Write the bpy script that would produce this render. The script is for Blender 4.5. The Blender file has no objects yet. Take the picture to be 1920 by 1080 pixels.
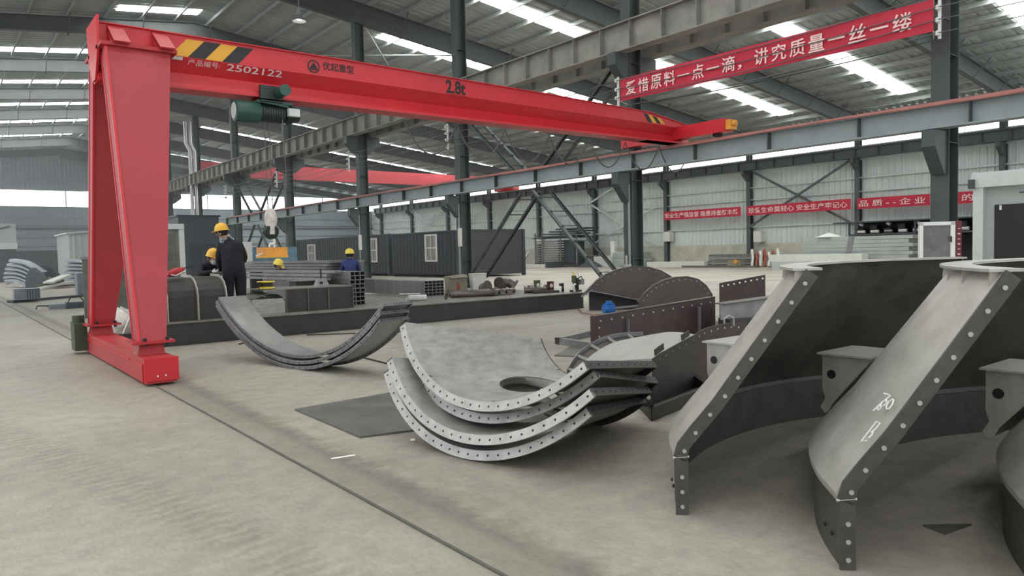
import bpy, bmesh, math, random
from mathutils import Vector, Matrix

# ------------------------------------------------------------------ camera, sky, exposure
scene = bpy.context.scene
col = scene.collection
V = Vector
PI = math.pi
FOCAL = 1375.0                                   # in pixels of a 1920 wide frame
cam_data = bpy.data.cameras.new('camera')
cam_data.sensor_width = 36.0
cam_data.lens = FOCAL / 1920.0 * 36.0
cam_data.clip_end = 400
cam = bpy.data.objects.new('camera', cam_data)
col.objects.link(cam)
CAM_ROT = Matrix.Rotation(math.radians(-38.2), 4, 'Z') @ Matrix.Rotation(math.radians(90 - 2.9), 4, 'X') @ Matrix.Rotation(math.radians(-1.4), 4, 'Z')
EYE = V((0, 0, 1.5))
cam.matrix_world = Matrix.Translation(EYE) @ CAM_ROT
scene.camera = cam

world = bpy.data.worlds.new('overcast_sky')
scene.world = world
world.use_nodes = True
bg = world.node_tree.nodes['Background']
bg.inputs[0].default_value = (0.95, 0.98, 1.0, 1)
bg.inputs[1].default_value = 1.0
SKYLIGHT_POWER = 11.0
WINDOW_POWER = 3.0
vs = scene.view_settings
vs.view_transform = 'Standard'
vs.look = 'None'
vs.gamma = 1.0
vs.use_curve_mapping = False
vs.exposure = 0.55
scene.cycles.max_bounces = 7
scene.cycles.diffuse_bounces = 4
scene.cycles.use_denoising = True


def at(px, py, depth):
    """a point of the hall seen along one sight line, that far ahead"""
    d = CAM_ROT.to_3x3() @ V(((px - 960) / FOCAL, -(py - 540) / FOCAL, -1.0))
    return EYE + d * depth


def ground(px, py, z=0.0):
    d = CAM_ROT.to_3x3() @ V(((px - 960) / FOCAL, -(py - 540) / FOCAL, -1.0))
    return EYE + d * ((z - EYE.z) / d.z)


def on_y(px, py, y):
    d = CAM_ROT.to_3x3() @ V(((px - 960) / FOCAL, -(py - 540) / FOCAL, -1.0))
    return EYE + d * (y / d.y)


def on_x(px, py, x):
    d = CAM_ROT.to_3x3() @ V(((px - 960) / FOCAL, -(py - 540) / FOCAL, -1.0))
    return EYE + d * (x / d.x)


# ------------------------------------------------------------------ materials
def mat(name, color, rough=0.6, metal=0.0, noise=0.0, scale=3.0, bump=0.0, color2=None, spec=0.5, stretch=None, detail=6.0):
    m = bpy.data.materials.new(name)
    m.use_nodes = True
    nt = m.node_tree
    b = nt.nodes['Principled BSDF']
    b.inputs['Base Color'].default_value = (*color, 1)
    b.inputs['Roughness'].default_value = rough
    b.inputs['Metallic'].default_value = metal
    b.inputs['Specular IOR Level'].default_value = spec
    if noise > 0 or color2 or bump > 0:
        tc = nt.nodes.new('ShaderNodeTexCoord')
        mp = nt.nodes.new('ShaderNodeMapping')
        if stretch:
            mp.inputs['Scale'].default_value = stretch
        nt.links.new(tc.outputs['Object'], mp.inputs[0])
        n = nt.nodes.new('ShaderNodeTexNoise')
        n.inputs['Scale'].default_value = scale
        n.inputs['Detail'].default_value = detail
        n.inputs['Roughness'].default_value = 0.62
        nt.links.new(mp.outputs[0], n.inputs['Vector'])
        r = nt.nodes.new('ShaderNodeValToRGB')
        c2 = color2 or tuple(c * (1 - noise) for c in color)
        c1 = color if color2 else tuple(min(1, c * (1 + noise)) for c in color)
        r.color_ramp.elements[0].position = 0.34
        r.color_ramp.elements[1].position = 0.66
        r.color_ramp.elements[0].color = (*c2, 1)
        r.color_ramp.elements[1].color = (*c1, 1)
        nt.links.new(n.outputs['Fac'], r.inputs[0])
        nt.links.new(r.outputs[0], b.inputs['Base Color'])
        if bump > 0:
            bp = nt.nodes.new('ShaderNodeBump')
            bp.inputs['Strength'].default_value = bump
            bp.inputs['Distance'].default_value = 0.02
            nt.links.new(n.outputs['Fac'], bp.inputs['Height'])
            nt.links.new(bp.outputs[0], b.inputs['Normal'])
    return m


def glow(name, color, power):
    m = bpy.data.materials.new(name)
    m.use_nodes = True
    nt = m.node_tree
    b = nt.nodes['Principled BSDF']
    b.inputs['Base Color'].default_value = (0.8, 0.82, 0.82, 1)
    b.inputs['Emission Color'].default_value = (*color, 1)
    b.inputs['Emission Strength'].default_value = power
    return m


TREAD = (-1.97, 0.0, -0.2)


def floor_material():
    m = bpy.data.materials.new('concrete_floor')
    m.use_nodes = True
    nt = m.node_tree
    b = nt.nodes['Principled BSDF']
    tc = nt.nodes.new('ShaderNodeTexCoord')
    n1 = nt.nodes.new('ShaderNodeTexNoise'); n1.inputs['Scale'].default_value = 0.35; n1.inputs['Detail'].default_value = 5
    n2 = nt.nodes.new('ShaderNodeTexNoise'); n2.inputs['Scale'].default_value = 5.0; n2.inputs['Detail'].default_value = 10; n2.inputs['Roughness'].default_value = 0.7
    mp = nt.nodes.new('ShaderNodeMapping'); mp.inputs['Scale'].default_value = (3.2, 1.0, 1.0); mp.inputs['Rotation'].default_value = (0, 0, 0.5)
    n3 = nt.nodes.new('ShaderNodeTexNoise'); n3.inputs['Scale'].default_value = 14.0; n3.inputs['Detail'].default_value = 8; n3.inputs['Roughness'].default_value = 0.75
    nt.links.new(tc.outputs['Object'], n1.inputs['Vector'])
    nt.links.new(tc.outputs['Object'], n2.inputs['Vector'])
    nt.links.new(tc.outputs['Object'], mp.inputs[0]); nt.links.new(mp.outputs[0], n3.inputs['Vector'])
    r1 = nt.nodes.new('ShaderNodeValToRGB')
    r1.color_ramp.elements[0].position = 0.35; r1.color_ramp.elements[0].color = (0.30, 0.275, 0.235, 1)
    r1.color_ramp.elements[1].position = 0.65; r1.color_ramp.elements[1].color = (0.40, 0.385, 0.325, 1)
    r2 = nt.nodes.new('ShaderNodeValToRGB')
    r2.color_ramp.elements[0].position = 0.3; r2.color_ramp.elements[0].color = (0.78, 0.78, 0.78, 1)
    r2.color_ramp.elements[1].position = 0.62; r2.color_ramp.elements[1].color = (1.06, 1.05, 1.03, 1)
    r3 = nt.nodes.new('ShaderNodeValToRGB')
    r3.color_ramp.elements[0].position = 0.3; r3.color_ramp.elements[0].color = (0.84, 0.83, 0.82, 1)
    r3.color_ramp.elements[1].position = 0.6; r3.color_ramp.elements[1].color = (1.04, 1.04, 1.04, 1)
    r1.color_ramp.elements.new(0.5).color = (0.352, 0.325, 0.278, 1)
    nt.links.new(n1.outputs['Fac'], r1.inputs[0]); nt.links.new(n2.outputs['Fac'], r2.inputs[0]); nt.links.new(n3.outputs['Fac'], r3.inputs[0])
    x1 = nt.nodes.new('ShaderNodeMixRGB'); x1.blend_type = 'MULTIPLY'; x1.inputs[0].default_value = 1
    x2 = nt.nodes.new('ShaderNodeMixRGB'); x2.blend_type = 'MULTIPLY'; x2.inputs[0].default_value = 1
    nt.links.new(r1.outputs[0], x1.inputs[1]); nt.links.new(r2.outputs[0], x1.inputs[2])
    nt.links.new(x1.outputs[0], x2.inputs[1]); nt.links.new(r3.outputs[0], x2.inputs[2])
    # faint tyre tread marks pressed into the dust
    sep = nt.nodes.new('ShaderNodeMapping'); sep.inputs['Rotation'].default_value = (0, 0, TREAD[2]); sep.inputs['Location'].default_value = (TREAD[0], TREAD[1], 0)
    sep.vector_type = 'POINT'
    nt.links.new(tc.outputs['Object'], sep.inputs[0])
    sx = nt.nodes.new('ShaderNodeSeparateXYZ'); nt.links.new(sep.outputs[0], sx.inputs[0])
    wv = nt.nodes.new('ShaderNodeTexWave'); wv.wave_type = 'BANDS'; wv.bands_direction = 'Y'
    wv.inputs['Scale'].default_value = 2.6; wv.inputs['Distortion'].default_value = 5.0; wv.inputs['Detail'].default_value = 3; wv.inputs['Detail Scale'].default_value = 2.5
    nt.links.new(sep.outputs[0], wv.inputs['Vector'])
    ab = nt.nodes.new('ShaderNodeMath'); ab.operation = 'ABSOLUTE'; nt.links.new(sx.outputs['X'], ab.inputs[0])
    mr = nt.nodes.new('ShaderNodeMapRange'); mr.inputs['From Min'].default_value = 0.10; mr.inputs['From Max'].default_value = 0.24; mr.inputs['To Min'].default_value = 0.30; mr.inputs['To Max'].default_value = 0.0
    nt.links.new(ab.outputs[0], mr.inputs['Value'])
    mk = nt.nodes.new('ShaderNodeMath'); mk.operation = 'MULTIPLY'; nt.links.new(mr.outputs[0], mk.inputs[0]); nt.links.new(wv.outputs['Fac'], mk.inputs[1])
    x3 = nt.nodes.new('ShaderNodeMixRGB'); x3.blend_type = 'MULTIPLY'; nt.links.new(mk.outputs[0], x3.inputs[0]); nt.links.new(x2.outputs[0], x3.inputs[1]); x3.inputs[2].default_value = (0.45, 0.44, 0.42, 1)
    # oily band along the floor rail
    so = nt.nodes.new('ShaderNodeSeparateXYZ'); nt.links.new(tc.outputs['Object'], so.inputs[0])
    wob = nt.nodes.new('ShaderNodeMath'); wob.operation = 'MULTIPLY_ADD'; nt.links.new(n2.outputs['Fac'], wob.inputs[0]); wob.inputs[1].default_value = 0.30; nt.links.new(so.outputs['X'], wob.inputs[2])
    band = nt.nodes.new('ShaderNodeValToRGB')
    rel = nt.nodes.new('ShaderNodeMapRange'); rel.inputs['From Min'].default_value = 2.0; rel.inputs['From Max'].default_value = 2.8
    nt.links.new(wob.outputs[0], rel.inputs['Value'])
    els = band.color_ramp.elements
    els[0].position = 0.0; els[0].color = (1, 1, 1, 1)
    els[1].position = 1.0; els[1].color = (1, 1, 1, 1)
    for ps, v in ((0.10, 0.97), (0.20, 0.84), (0.42, 0.78), (0.52, 0.58), (0.62, 0.68), (0.74, 0.98)):
        e = els.new(ps); e.color = (v, v * 0.99, v * 0.97, 1)
    nt.links.new(rel.outputs[0], band.inputs[0])
    x4 = nt.nodes.new('ShaderNodeMixRGB'); x4.blend_type = 'MULTIPLY'; x4.inputs[0].default_value = 1
    nt.links.new(x3.outputs[0], x4.inputs[1]); nt.links.new(band.outputs[0], x4.inputs[2])
    nt.links.new(x4.outputs[0], b.inputs['Base Color'])
    b.inputs['Roughness'].default_value = 0.62
    b.inputs['Specular IOR Level'].default_value = 0.35
    bp = nt.nodes.new('ShaderNodeBump'); bp.inputs['Strength'].default_value = 0.25; bp.inputs['Distance'].default_value = 0.01
    nt.links.new(n3.outputs['Fac'], bp.inputs['Height']); nt.links.new(bp.outputs[0], b.inputs['Normal'])
    return m


M = {}
M['floor'] = floor_material()
M['strip'] = mat('rail_strip_concrete', (0.235, 0.222, 0.185), 0.7, noise=0.16, scale=3, bump=0.1)
M['strip_stain'] = mat('oily_concrete', (0.18, 0.168, 0.140), 0.7, scale=2.2, color2=(0.115, 0.108, 0.092), bump=0.1)
M['groove'] = mat('groove_dark', (0.10, 0.10, 0.085), 0.8, noise=0.2)
M['roof'] = mat('roof_sheet', (0.36, 0.39, 0.375), 0.5, 0.2, noise=0.08, scale=1.0)
M['purlin'] = mat('galvanised_purlin', (0.42, 0.44, 0.43), 0.5, 0.3)
M['rafter'] = mat('rafter_dark_paint', (0.085, 0.096, 0.094), 0.6, noise=0.1)
M['column'] = mat('column_grey_green_paint', (0.060, 0.072, 0.071), 0.55, noise=0.12, scale=2)
M['runway'] = mat('runway_grey_paint', (0.27, 0.31, 0.32), 0.55, noise=0.08, scale=2)
M['girder_grey'] = mat('girder_grey_paint', (0.245, 0.235, 0.21), 0.6, noise=0.22, scale=1.5)
M['wallsheet'] = mat('wall_sheet', (0.58, 0.62, 0.60), 0.6, noise=0.05, scale=0.6)
M['wallback'] = mat('wall_back_sheet', (0.27, 0.315, 0.34), 0.65, noise=0.04, scale=0.4)
M['plinth'] = mat('rendered_plinth', (0.56, 0.54, 0.46), 0.85, scale=1.2, bump=0.2, color2=(0.40, 0.385, 0.32))
M['girt'] = mat('girt_galvanised', (0.55, 0.58, 0.57), 0.5, 0.2)
M['red'] = mat('crane_red_paint', (0.56, 0.022, 0.032), 0.38, noise=0.07, scale=1.2)
M['reddark'] = mat('crane_dark_red_paint', (0.40, 0.020, 0.026), 0.5, noise=0.1)  # darker red for flanges, brackets and plates
M['yellow'] = mat('warning_yellow', (0.72, 0.36, 0.03), 0.5)
M['black'] = mat('black_paint', (0.012, 0.012, 0.012), 0.5)
M['white'] = mat('white_paint', (0.75, 0.75, 0.73), 0.5)
M['pinkwhite'] = mat('faded_white_lettering', (0.72, 0.55, 0.54), 0.6)
M['hoistgreen'] = mat('hoist_dark_green', (0.022, 0.075, 0.060), 0.4, noise=0.1)
M['hoistblack'] = mat('hoist_black_green', (0.015, 0.025, 0.022), 0.4)
M['redleg'] = mat('dusty_red_leg_paint', (0.37, 0.036, 0.045), 0.5, noise=0.08, scale=1.2)
M['redbeam'] = mat('worn_red_beam_paint', (0.44, 0.030, 0.036), 0.5, noise=0.1, scale=2)
M['flareinner'] = mat('flare_inside_painted_shade', (0.12, 0.116, 0.106), 0.55, 0.15, scale=2.2, color2=(0.048, 0.044, 0.039), bump=0.08, detail=14)  # mottled steel, darkened to paint in the shade inside the cone
M['palesteel'] = mat('pale_steel', (0.40, 0.39, 0.36), 0.5, 0.2, noise=0.08, scale=3, stretch=(1, 4, 1))
M['dullbolt'] = mat('dull_bolt', (0.42, 0.42, 0.40), 0.45, 0.3)
M['uinner'] = mat('grey_plate_inside', (0.33, 0.33, 0.325), 0.4, 0.35, scale=4, color2=(0.24, 0.24, 0.24))
M['steel'] = mat('mill_steel_pale', (0.40, 0.40, 0.37), 0.36, 0.3, scale=7, color2=(0.27, 0.27, 0.25), stretch=(1, 1, 3), bump=0.05)
M['steelflange'] = mat('ground_steel_flange', (0.46, 0.46, 0.44), 0.42, 0.3, scale=9, color2=(0.33, 0.33, 0.315), bump=0.03)
M['darksteel'] = mat('dark_mill_steel', (0.046, 0.042, 0.039), 0.55, 0.15, scale=5, color2=(0.032, 0.029, 0.027), bump=0.05)
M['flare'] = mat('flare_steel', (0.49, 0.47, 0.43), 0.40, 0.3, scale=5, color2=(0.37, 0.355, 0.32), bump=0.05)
M['flaredark'] = mat('flare_flange_steel', (0.085, 0.08, 0.073), 0.5, 0.2, scale=8, color2=(0.055, 0.052, 0.048))
M['purple'] = mat('primer_maroon', (0.060, 0.036, 0.036), 0.5, 0.1, scale=4, color2=(0.042, 0.026, 0.027))
M['brownplate'] = mat('brown_mill_plate', (0.085, 0.072, 0.066), 0.5, 0.15, scale=3, color2=(0.065, 0.055, 0.052))
M['ugrey'] = mat('blue_grey_steel', (0.24, 0.245, 0.26), 0.4, 0.4, scale=6, color2=(0.13, 0.134, 0.145))
M['tube'] = mat('tube_steel', (0.23, 0.23, 0.235), 0.42, 0.45, noise=0.2, scale=3)
M['bolt'] = mat('zinc_bolt', (0.75, 0.75, 0.72), 0.35, 0.3)
M['chalk'] = mat('chalk', (0.80, 0.80, 0.77), 0.9)
M['weld'] = mat('weld_bead', (0.50, 0.48, 0.44), 0.5, 0.4)
M['plate'] = mat('floor_plate_steel', (0.16, 0.16, 0.14), 0.55, 0.3, scale=3, color2=(0.10, 0.10, 0.088))
M['platform'] = mat('platform_dark_paint', (0.030, 0.031, 0.030), 0.55, noise=0.2, scale=2)
M['platformtop'] = mat('platform_top_steel', (0.24, 0.225, 0.20), 0.55, 0.1, scale=3, color2=(0.15, 0.14, 0.125))
M['container'] = mat('container_dark_blue_grey', (0.024, 0.029, 0.038), 0.42, noise=0.1)
M['containerend'] = mat('container_end_charcoal', (0.030, 0.030, 0.034), 0.5, noise=0.06)
M['paleframe'] = mat('pale_grey_frame', (0.56, 0.59, 0.58), 0.5, noise=0.05)
M['palepanel'] = mat('pale_grey_panel', (0.42, 0.45, 0.44), 0.6, noise=0.05)
M['darkroom'] = mat('dark_opening', (0.02, 0.02, 0.022), 0.7)
M['cloth'] = mat('navy_coverall', (0.010, 0.011, 0.018), 0.85, noise=0.25, scale=12)
M['bluecloth'] = mat('blue_work_jacket', (0.028, 0.04, 0.15), 0.85, noise=0.2, scale=12)
M['skin'] = mat('skin', (0.42, 0.25, 0.18), 0.55)
M['hair'] = mat('black_hair', (0.012, 0.01, 0.01), 0.7)
M['helmet'] = mat('yellow_helmet', (0.82, 0.47, 0.05), 0.35)
M['helmetlemon'] = mat('lemon_helmet', (0.80, 0.62, 0.09), 0.35)
M['glove'] = mat('pale_work_glove', (0.55, 0.54, 0.52), 0.8)
M['banner'] = mat('red_banner_cloth', (0.50, 0.022, 0.05), 0.7, noise=0.08, scale=1.5)
M['bannertext'] = mat('banner_lettering', (0.85, 0.60, 0.58), 0.7)
M['orange'] = mat('lifter_orange', (0.70, 0.30, 0.04), 0.5, noise=0.15)
M['blue'] = mat('blue_enamel', (0.03, 0.16, 0.50), 0.4, noise=0.2, scale=15)
M['carton'] = mat('brown_carton', (0.25, 0.22, 0.165), 0.8, noise=0.12, scale=6)
M['offwhite'] = mat('off_white_board', (0.62, 0.62, 0.57), 0.7, noise=0.06)
M['greenblock'] = mat('bearing_green', (0.06, 0.085, 0.035), 0.5)
M['maroonblock'] = mat('bearing_maroon', (0.085, 0.03, 0.022), 0.5)
M['pipe'] = mat('stainless_pipe', (0.40, 0.40, 0.39), 0.3, 0.8)
M['oldpipe'] = mat('brown_grey_pipe', (0.17, 0.15, 0.14), 0.38, 0.4, scale=9, color2=(0.09, 0.075, 0.07))
M['wire'] = mat('wire_dark', (0.10, 0.10, 0.10), 0.5)
M['insulator'] = mat('white_insulator', (0.72, 0.74, 0.72), 0.4)
M['railpink'] = mat('runway_rail_red_oxide', (0.42, 0.17, 0.15), 0.6, noise=0.15)
M['greenpaint'] = mat('olive_green_paint', (0.045, 0.06, 0.035), 0.6, noise=0.2)
M['junk'] = mat('pale_plastic_bag', (0.62, 0.58, 0.54), 0.6, noise=0.25, scale=9)
M['greysheet'] = mat('grey_green_panel', (0.36, 0.39, 0.37), 0.5, 0.1, noise=0.1, scale=2)
M['galv'] = mat('galvanised_curved_sheet', (0.20, 0.235, 0.26), 0.42, 0.4, noise=0.12)
M['charcoal'] = mat('charcoal_sheet', (0.055, 0.062, 0.072), 0.5, noise=0.3, scale=8)
M['rust'] = mat('rust_red', (0.28, 0.07, 0.04), 0.7, noise=0.3, scale=8)
M['screen'] = mat('grey_window_film', (0.12, 0.12, 0.12), 0.25, noise=0.3, scale=3)
M['sky_pane'] = glow('daylit_window_pane', (0.97, 0.99, 1.0), WINDOW_POWER)
M['skylight'] = glow('daylit_roof_sheet', (0.97, 1.0, 0.98), SKYLIGHT_POWER)
M['lamp'] = glow('lit_lamp', (1, 1, 1), 8.0)


# ------------------------------------------------------------------ mesh builder
def wloc(o):
    p = V((0, 0, 0))
    while o is not None:
        p = p + o.location
        o = o.parent
    return p


class MB:
    def __init__(self):
        self.v, self.f, self.m = [], [], []
        self.mi = 0

    def add(self, vs, fs):
        b = len(self.v)
        self.v.extend(V(p) for p in vs)
        for f in fs:
            self.f.append(tuple(b + i for i in f))
            self.m.append(self.mi)
        return self

    def hexa(self, p):      # 8 points: bottom ring 0-3 counter-clockwise, top ring 4-7
        return self.add(p, [(3, 2, 1, 0), (4, 5, 6, 7), (0, 1, 5, 4), (1, 2, 6, 5), (2, 3, 7, 6), (3, 0, 4, 7)])

    def box(self, lo, hi):
        x0, y0, z0 = lo
        x1, y1, z1 = hi
        return self.hexa([(x0, y0, z0), (x1, y0, z0), (x1, y1, z0), (x0, y1, z0), (x0, y0, z1), (x1, y0, z1), (x1, y1, z1), (x0, y1, z1)])

    def obox(self, c, ax, ay, az):   # centre and three half vectors
        c, ax, ay, az = V(c), V(ax), V(ay), V(az)
        return self.hexa([c - ax - ay - az, c + ax - ay - az, c + ax + ay - az, c - ax + ay - az, c - ax - ay + az, c + ax - ay + az, c + ax + ay + az, c - ax + ay + az])

    def bar(self, a, b, w, h, up=(0, 0, 1)):  # rectangular bar, w sideways, h along up
        a, b = V(a), V(b)
        d = b - a
        t = d.normalized()
        s = t.cross(V(up))
        if s.length < 1e-4:
            s = t.cross(V((0, 1, 0)))
        s.normalize()
        u = s.cross(t)
        return self.obox((a + b) / 2, d / 2, s * w / 2, u * h / 2)

    def channel(self, a, b, w, h, t=0.01, up=(0, 0, 1)):
        """a C section: web and two lips"""
        a, b = V(a), V(b)
        d = (b - a).normalized()
        s = d.cross(V(up)).normalized()
        u = s.cross(d)
        self.bar(a, b, t, h, up)
        self.bar(a + s * w / 2 + u * (h / 2 - t / 2), b + s * w / 2 + u * (h / 2 - t / 2), w, t, up)
        self.bar(a + s * w / 2 - u * (h / 2 - t / 2), b + s * w / 2 - u * (h / 2 - t / 2), w, t, up)
        return self

    def ibeam(self, a, b, w, h, tf=0.02, tw=0.015, up=(0, 0, 1)):
        a, b = V(a), V(b)
        d = (b - a).normalized()
        s = d.cross(V(up)).normalized()
        u = s.cross(d)
        self.bar(a + u * (h / 2 - tf / 2), b + u * (h / 2 - tf / 2), w, tf, up)
        self.bar(a - u * (h / 2 - tf / 2), b - u * (h / 2 - tf / 2), w, tf, up)
        self.bar(a, b, tw, h - 2 * tf, up)
        return self

    def cyl(self, a, b, r, n=12, r2=None, caps=True):
        a, b = V(a), V(b)
        r2 = r if r2 is None else r2
        t = (b - a).normalized()
        s = t.cross(V((0, 0, 1)))
        if s.length < 1e-3:
            s = V((1, 0, 0))
        s.normalize()
        u = s.cross(t)
        vs = []
        for k in range(n):
            q = 2 * PI * k / n
            e = s * math.cos(q) + u * math.sin(q)
            vs.append(a + e * r)
            vs.append(b + e * r2)
        fs = [(2 * k, (2 * k + 2) % (2 * n), (2 * k + 3) % (2 * n), 2 * k + 1) for k in range(n)]
        if caps:
            fs.append(tuple(2 * k for k in range(n))[::-1])
            fs.append(tuple(2 * k + 1 for k in range(n)))
        return self.add(vs, fs)

    def tube(self, pts, r, n=8, caps=True):
        pts = [V(p) for p in pts]
        rs = r if isinstance(r, (list, tuple)) else [r] * len(pts)
        vs, prev = [], None
        for i, p in enumerate(pts):
            t = (pts[min(i + 1, len(pts) - 1)] - pts[max(i - 1, 0)]).normalized()
            if prev is None:
                s = t.cross(V((0, 0, 1)))
                if s.length < 1e-3:
                    s = t.cross(V((0, 1, 0)))
            else:
                s = prev - t * prev.dot(t)
            s.normalize()
            prev = s
            u = t.cross(s)
            for k in range(n):
                q = 2 * PI * k / n
                vs.append(p + (s * math.cos(q) + u * math.sin(q)) * rs[i])
        fs = []
        for i in range(len(pts) - 1):
            for k in range(n):
                fs.append((i * n + k, i * n + (k + 1) % n, (i + 1) * n + (k + 1) % n, (i + 1) * n + k))
        if caps:
            fs.append(tuple(range(n))[::-1])
            fs.append(tuple((len(pts) - 1) * n + k for k in range(n)))
        return self.add(vs, fs)

    def prism(self, poly, ext):
        poly = [V(p) for p in poly]
        n = len(poly)
        e = V(ext)
        vs = poly + [p + e for p in poly]
        fs = [tuple(range(n))[::-1], tuple(range(n, 2 * n))]
        fs += [(k, (k + 1) % n, n + (k + 1) % n, n + k) for k in range(n)]
        return self.add(vs, fs)

    def sheet(self, rows, thick, flip=False, two=False, walls=('r0', 'r1', 'c0', 'c1')):
        """a bent plate: rows of points, thickness along the local normal"""
        rows = [[V(p) for p in r] for r in rows]
        nr, nc = len(rows), len(rows[0])
        nor = []
        for i in range(nr):
            for j in range(nc):
                du = rows[min(i + 1, nr - 1)][j] - rows[max(i - 1, 0)][j]
                dv = rows[i][min(j + 1, nc - 1)] - rows[i][max(j - 1, 0)]
                q = du.cross(dv)
                q = q.normalized() if q.length > 1e-12 else V((0, 0, 1))
                nor.append(-q if flip else q)
        flat = [p for r in rows for p in r]
        N = nr * nc
        vs = flat + [flat[k] + nor[k] * thick for k in range(N)]
        fs = []
        for i in range(nr - 1):
            for j in range(nc - 1):
                a, b, c, d = i * nc + j, i * nc + j + 1, (i + 1) * nc + j + 1, (i + 1) * nc + j
                fs.append((a, b, c, d))
                fs.append((N + d, N + c, N + b, N + a))
        n_faces = len(fs)
        edge = []
        if 'r0' in walls: edge += [((0, j), (0, j + 1)) for j in range(nc - 1)]
        if 'c1' in walls: edge += [((i, nc - 1), (i + 1, nc - 1)) for i in range(nr - 1)]
        if 'r1' in walls: edge += [((nr - 1, j + 1), (nr - 1, j)) for j in range(nc - 1)]
        if 'c0' in walls: edge += [((i + 1, 0), (i, 0)) for i in range(nr - 1)]
        for (i, j), (i2, j2) in edge:
            a, b = i * nc + j, i2 * nc + j2
            fs.append((a, N + a, N + b, b))
        self.add(vs, fs)
        if two:
            m0 = len(self.m) - len(fs)
            for k in range(1, n_faces, 2):
                self.m[m0 + k] = 1
        return self

    def holed(self, P, nrm, n, rad, ls, lw, thick):
        """a strip with a row of n round holes; P(s, t) maps the unit square, nrm(s) its normal"""
        B = [(-1, -1), (0, -1), (1, -1), (1, 0), (1, 1), (0, 1), (-1, 1), (-1, 0)]
        for k in range(n):
            s0, s1 = k / n, (k + 1) / n
            sm = (s0 + s1) / 2
            hs, ht = rad / ls, rad / lw
            vs = []
            for side in (0, 1):
                for (x, y) in B:
                    s = sm + x * (s1 - s0) / 2
                    vs.append(V(P(s, 0.5 + y / 2)) + V(nrm(s)) * thick * side)
                for (x, y) in B:
                    q = math.atan2(y, x)
                    s = sm + hs * math.cos(q)
                    vs.append(V(P(s, 0.5 + ht * math.sin(q))) + V(nrm(s)) * thick * side)
            fs = []
            for j in range(8):
                j2 = (j + 1) % 8
                fs.append((j, j2, 8 + j2, 8 + j))
                fs.append((16 + j2, 16 + j, 24 + j, 24 + j2))
                fs.append((8 + j, 8 + j2, 24 + j2, 24 + j))
            fs += [(0, 16, 17, 1), (1, 17, 18, 2), (4, 20, 21, 5), (5, 21, 22, 6)]
            if k == 0:
                fs += [(6, 22, 23, 7), (7, 23, 16, 0)]
            if k == n - 1:
                fs += [(2, 18, 19, 3), (3, 19, 20, 4)]
            self.add(vs, fs)
            self.mi = 1
            self.add([vs[24 + j] for j in range(8)], [tuple(range(8))])  # black cap closes the hole's back, colouring in its shade
            self.mi = 0
        return self

    def lathe(self, prof, origin, axis=(0, 0, 1), n=24, ref=(1, 0, 0), a0=0.0, a1=2 * PI):
        """prof: list of (radius, height along the axis)"""
        o, ax = V(origin), V(axis).normalized()
        s = V(ref) - ax * V(ref).dot(ax)
        if s.length < 1e-3:
            s = V((0, 1, 0)) - ax * ax.y
        s.normalize()
        u = ax.cross(s)
        full = abs(a1 - a0 - 2 * PI) < 1e-6
        m = n if full else n + 1
        vs = []
        for k in range(m):
            q = a0 + (a1 - a0) * k / n
            e = s * math.cos(q) + u * math.sin(q)
            for r, h in prof:
                vs.append(o + e * r + ax * h)
        L = len(prof)
        fs = []
        for k in range(n):
            k2 = (k + 1) % m
            for j in range(L - 1):
                fs.append((k * L + j, k2 * L + j, k2 * L + j + 1, k * L + j + 1))
        return self.add(vs, fs)

    def build(self, name, mats, parent=None, smooth=False, base=None):
        mats = mats if isinstance(mats, (list, tuple)) else [mats]
        off = wloc(parent) if parent is not None else (V(base) if base is not None else V((0, 0, 0)))
        me = bpy.data.meshes.new(name)
        me.from_pydata([tuple(p - off) for p in self.v], [], self.f)
        for m in mats:
            me.materials.append(m)
        for p, k in zip(me.polygons, self.m):
            p.material_index = k
        bm = bmesh.new()
        bm.from_mesh(me)
        bmesh.ops.remove_doubles(bm, verts=bm.verts, dist=1e-5)
        bmesh.ops.recalc_face_normals(bm, faces=bm.faces)
        bm.to_mesh(me)
        bm.free()
        if smooth:
            me.polygons.foreach_set('use_smooth', [True] * len(me.polygons))
            me.set_sharp_from_angle(angle=math.radians(38))
        o = bpy.data.objects.new(name, me)
        col.objects.link(o)
        if parent is not None:
            o.parent = parent
        elif base is not None:
            o.location = V(base)
        return o


def tag(o, label=None, cat=None, group=None, kind=None):
    if label: o['label'] = label
    if cat: o['category'] = cat
    if group: o['group'] = group
    if kind: o['kind'] = kind
    return o


def thing(name, label, cat, loc, group=None):
    o = bpy.data.objects.new(name, None)
    o.empty_display_size = 0.1
    col.objects.link(o)
    o.location = V(loc)
    return tag(o, label, cat, group)


def struct(name, mb, m, parent=None, smooth=False):
    o = mb.build(name, m, parent, smooth)
    if parent is None:
        o['kind'] = 'structure'
    return o


def dup(root, off, label=None, rotz=0.0):
    r = root.copy()
    col.objects.link(r)
    r.location = root.location + V(off)
    r.rotation_euler.z += rotz
    if label: r['label'] = label
    for ch in list(root.children):
        c = ch.copy(); col.objects.link(c); c.parent = r
        for g in ch.children:
            d = g.copy(); col.objects.link(d); d.parent = c
    return r


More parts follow.
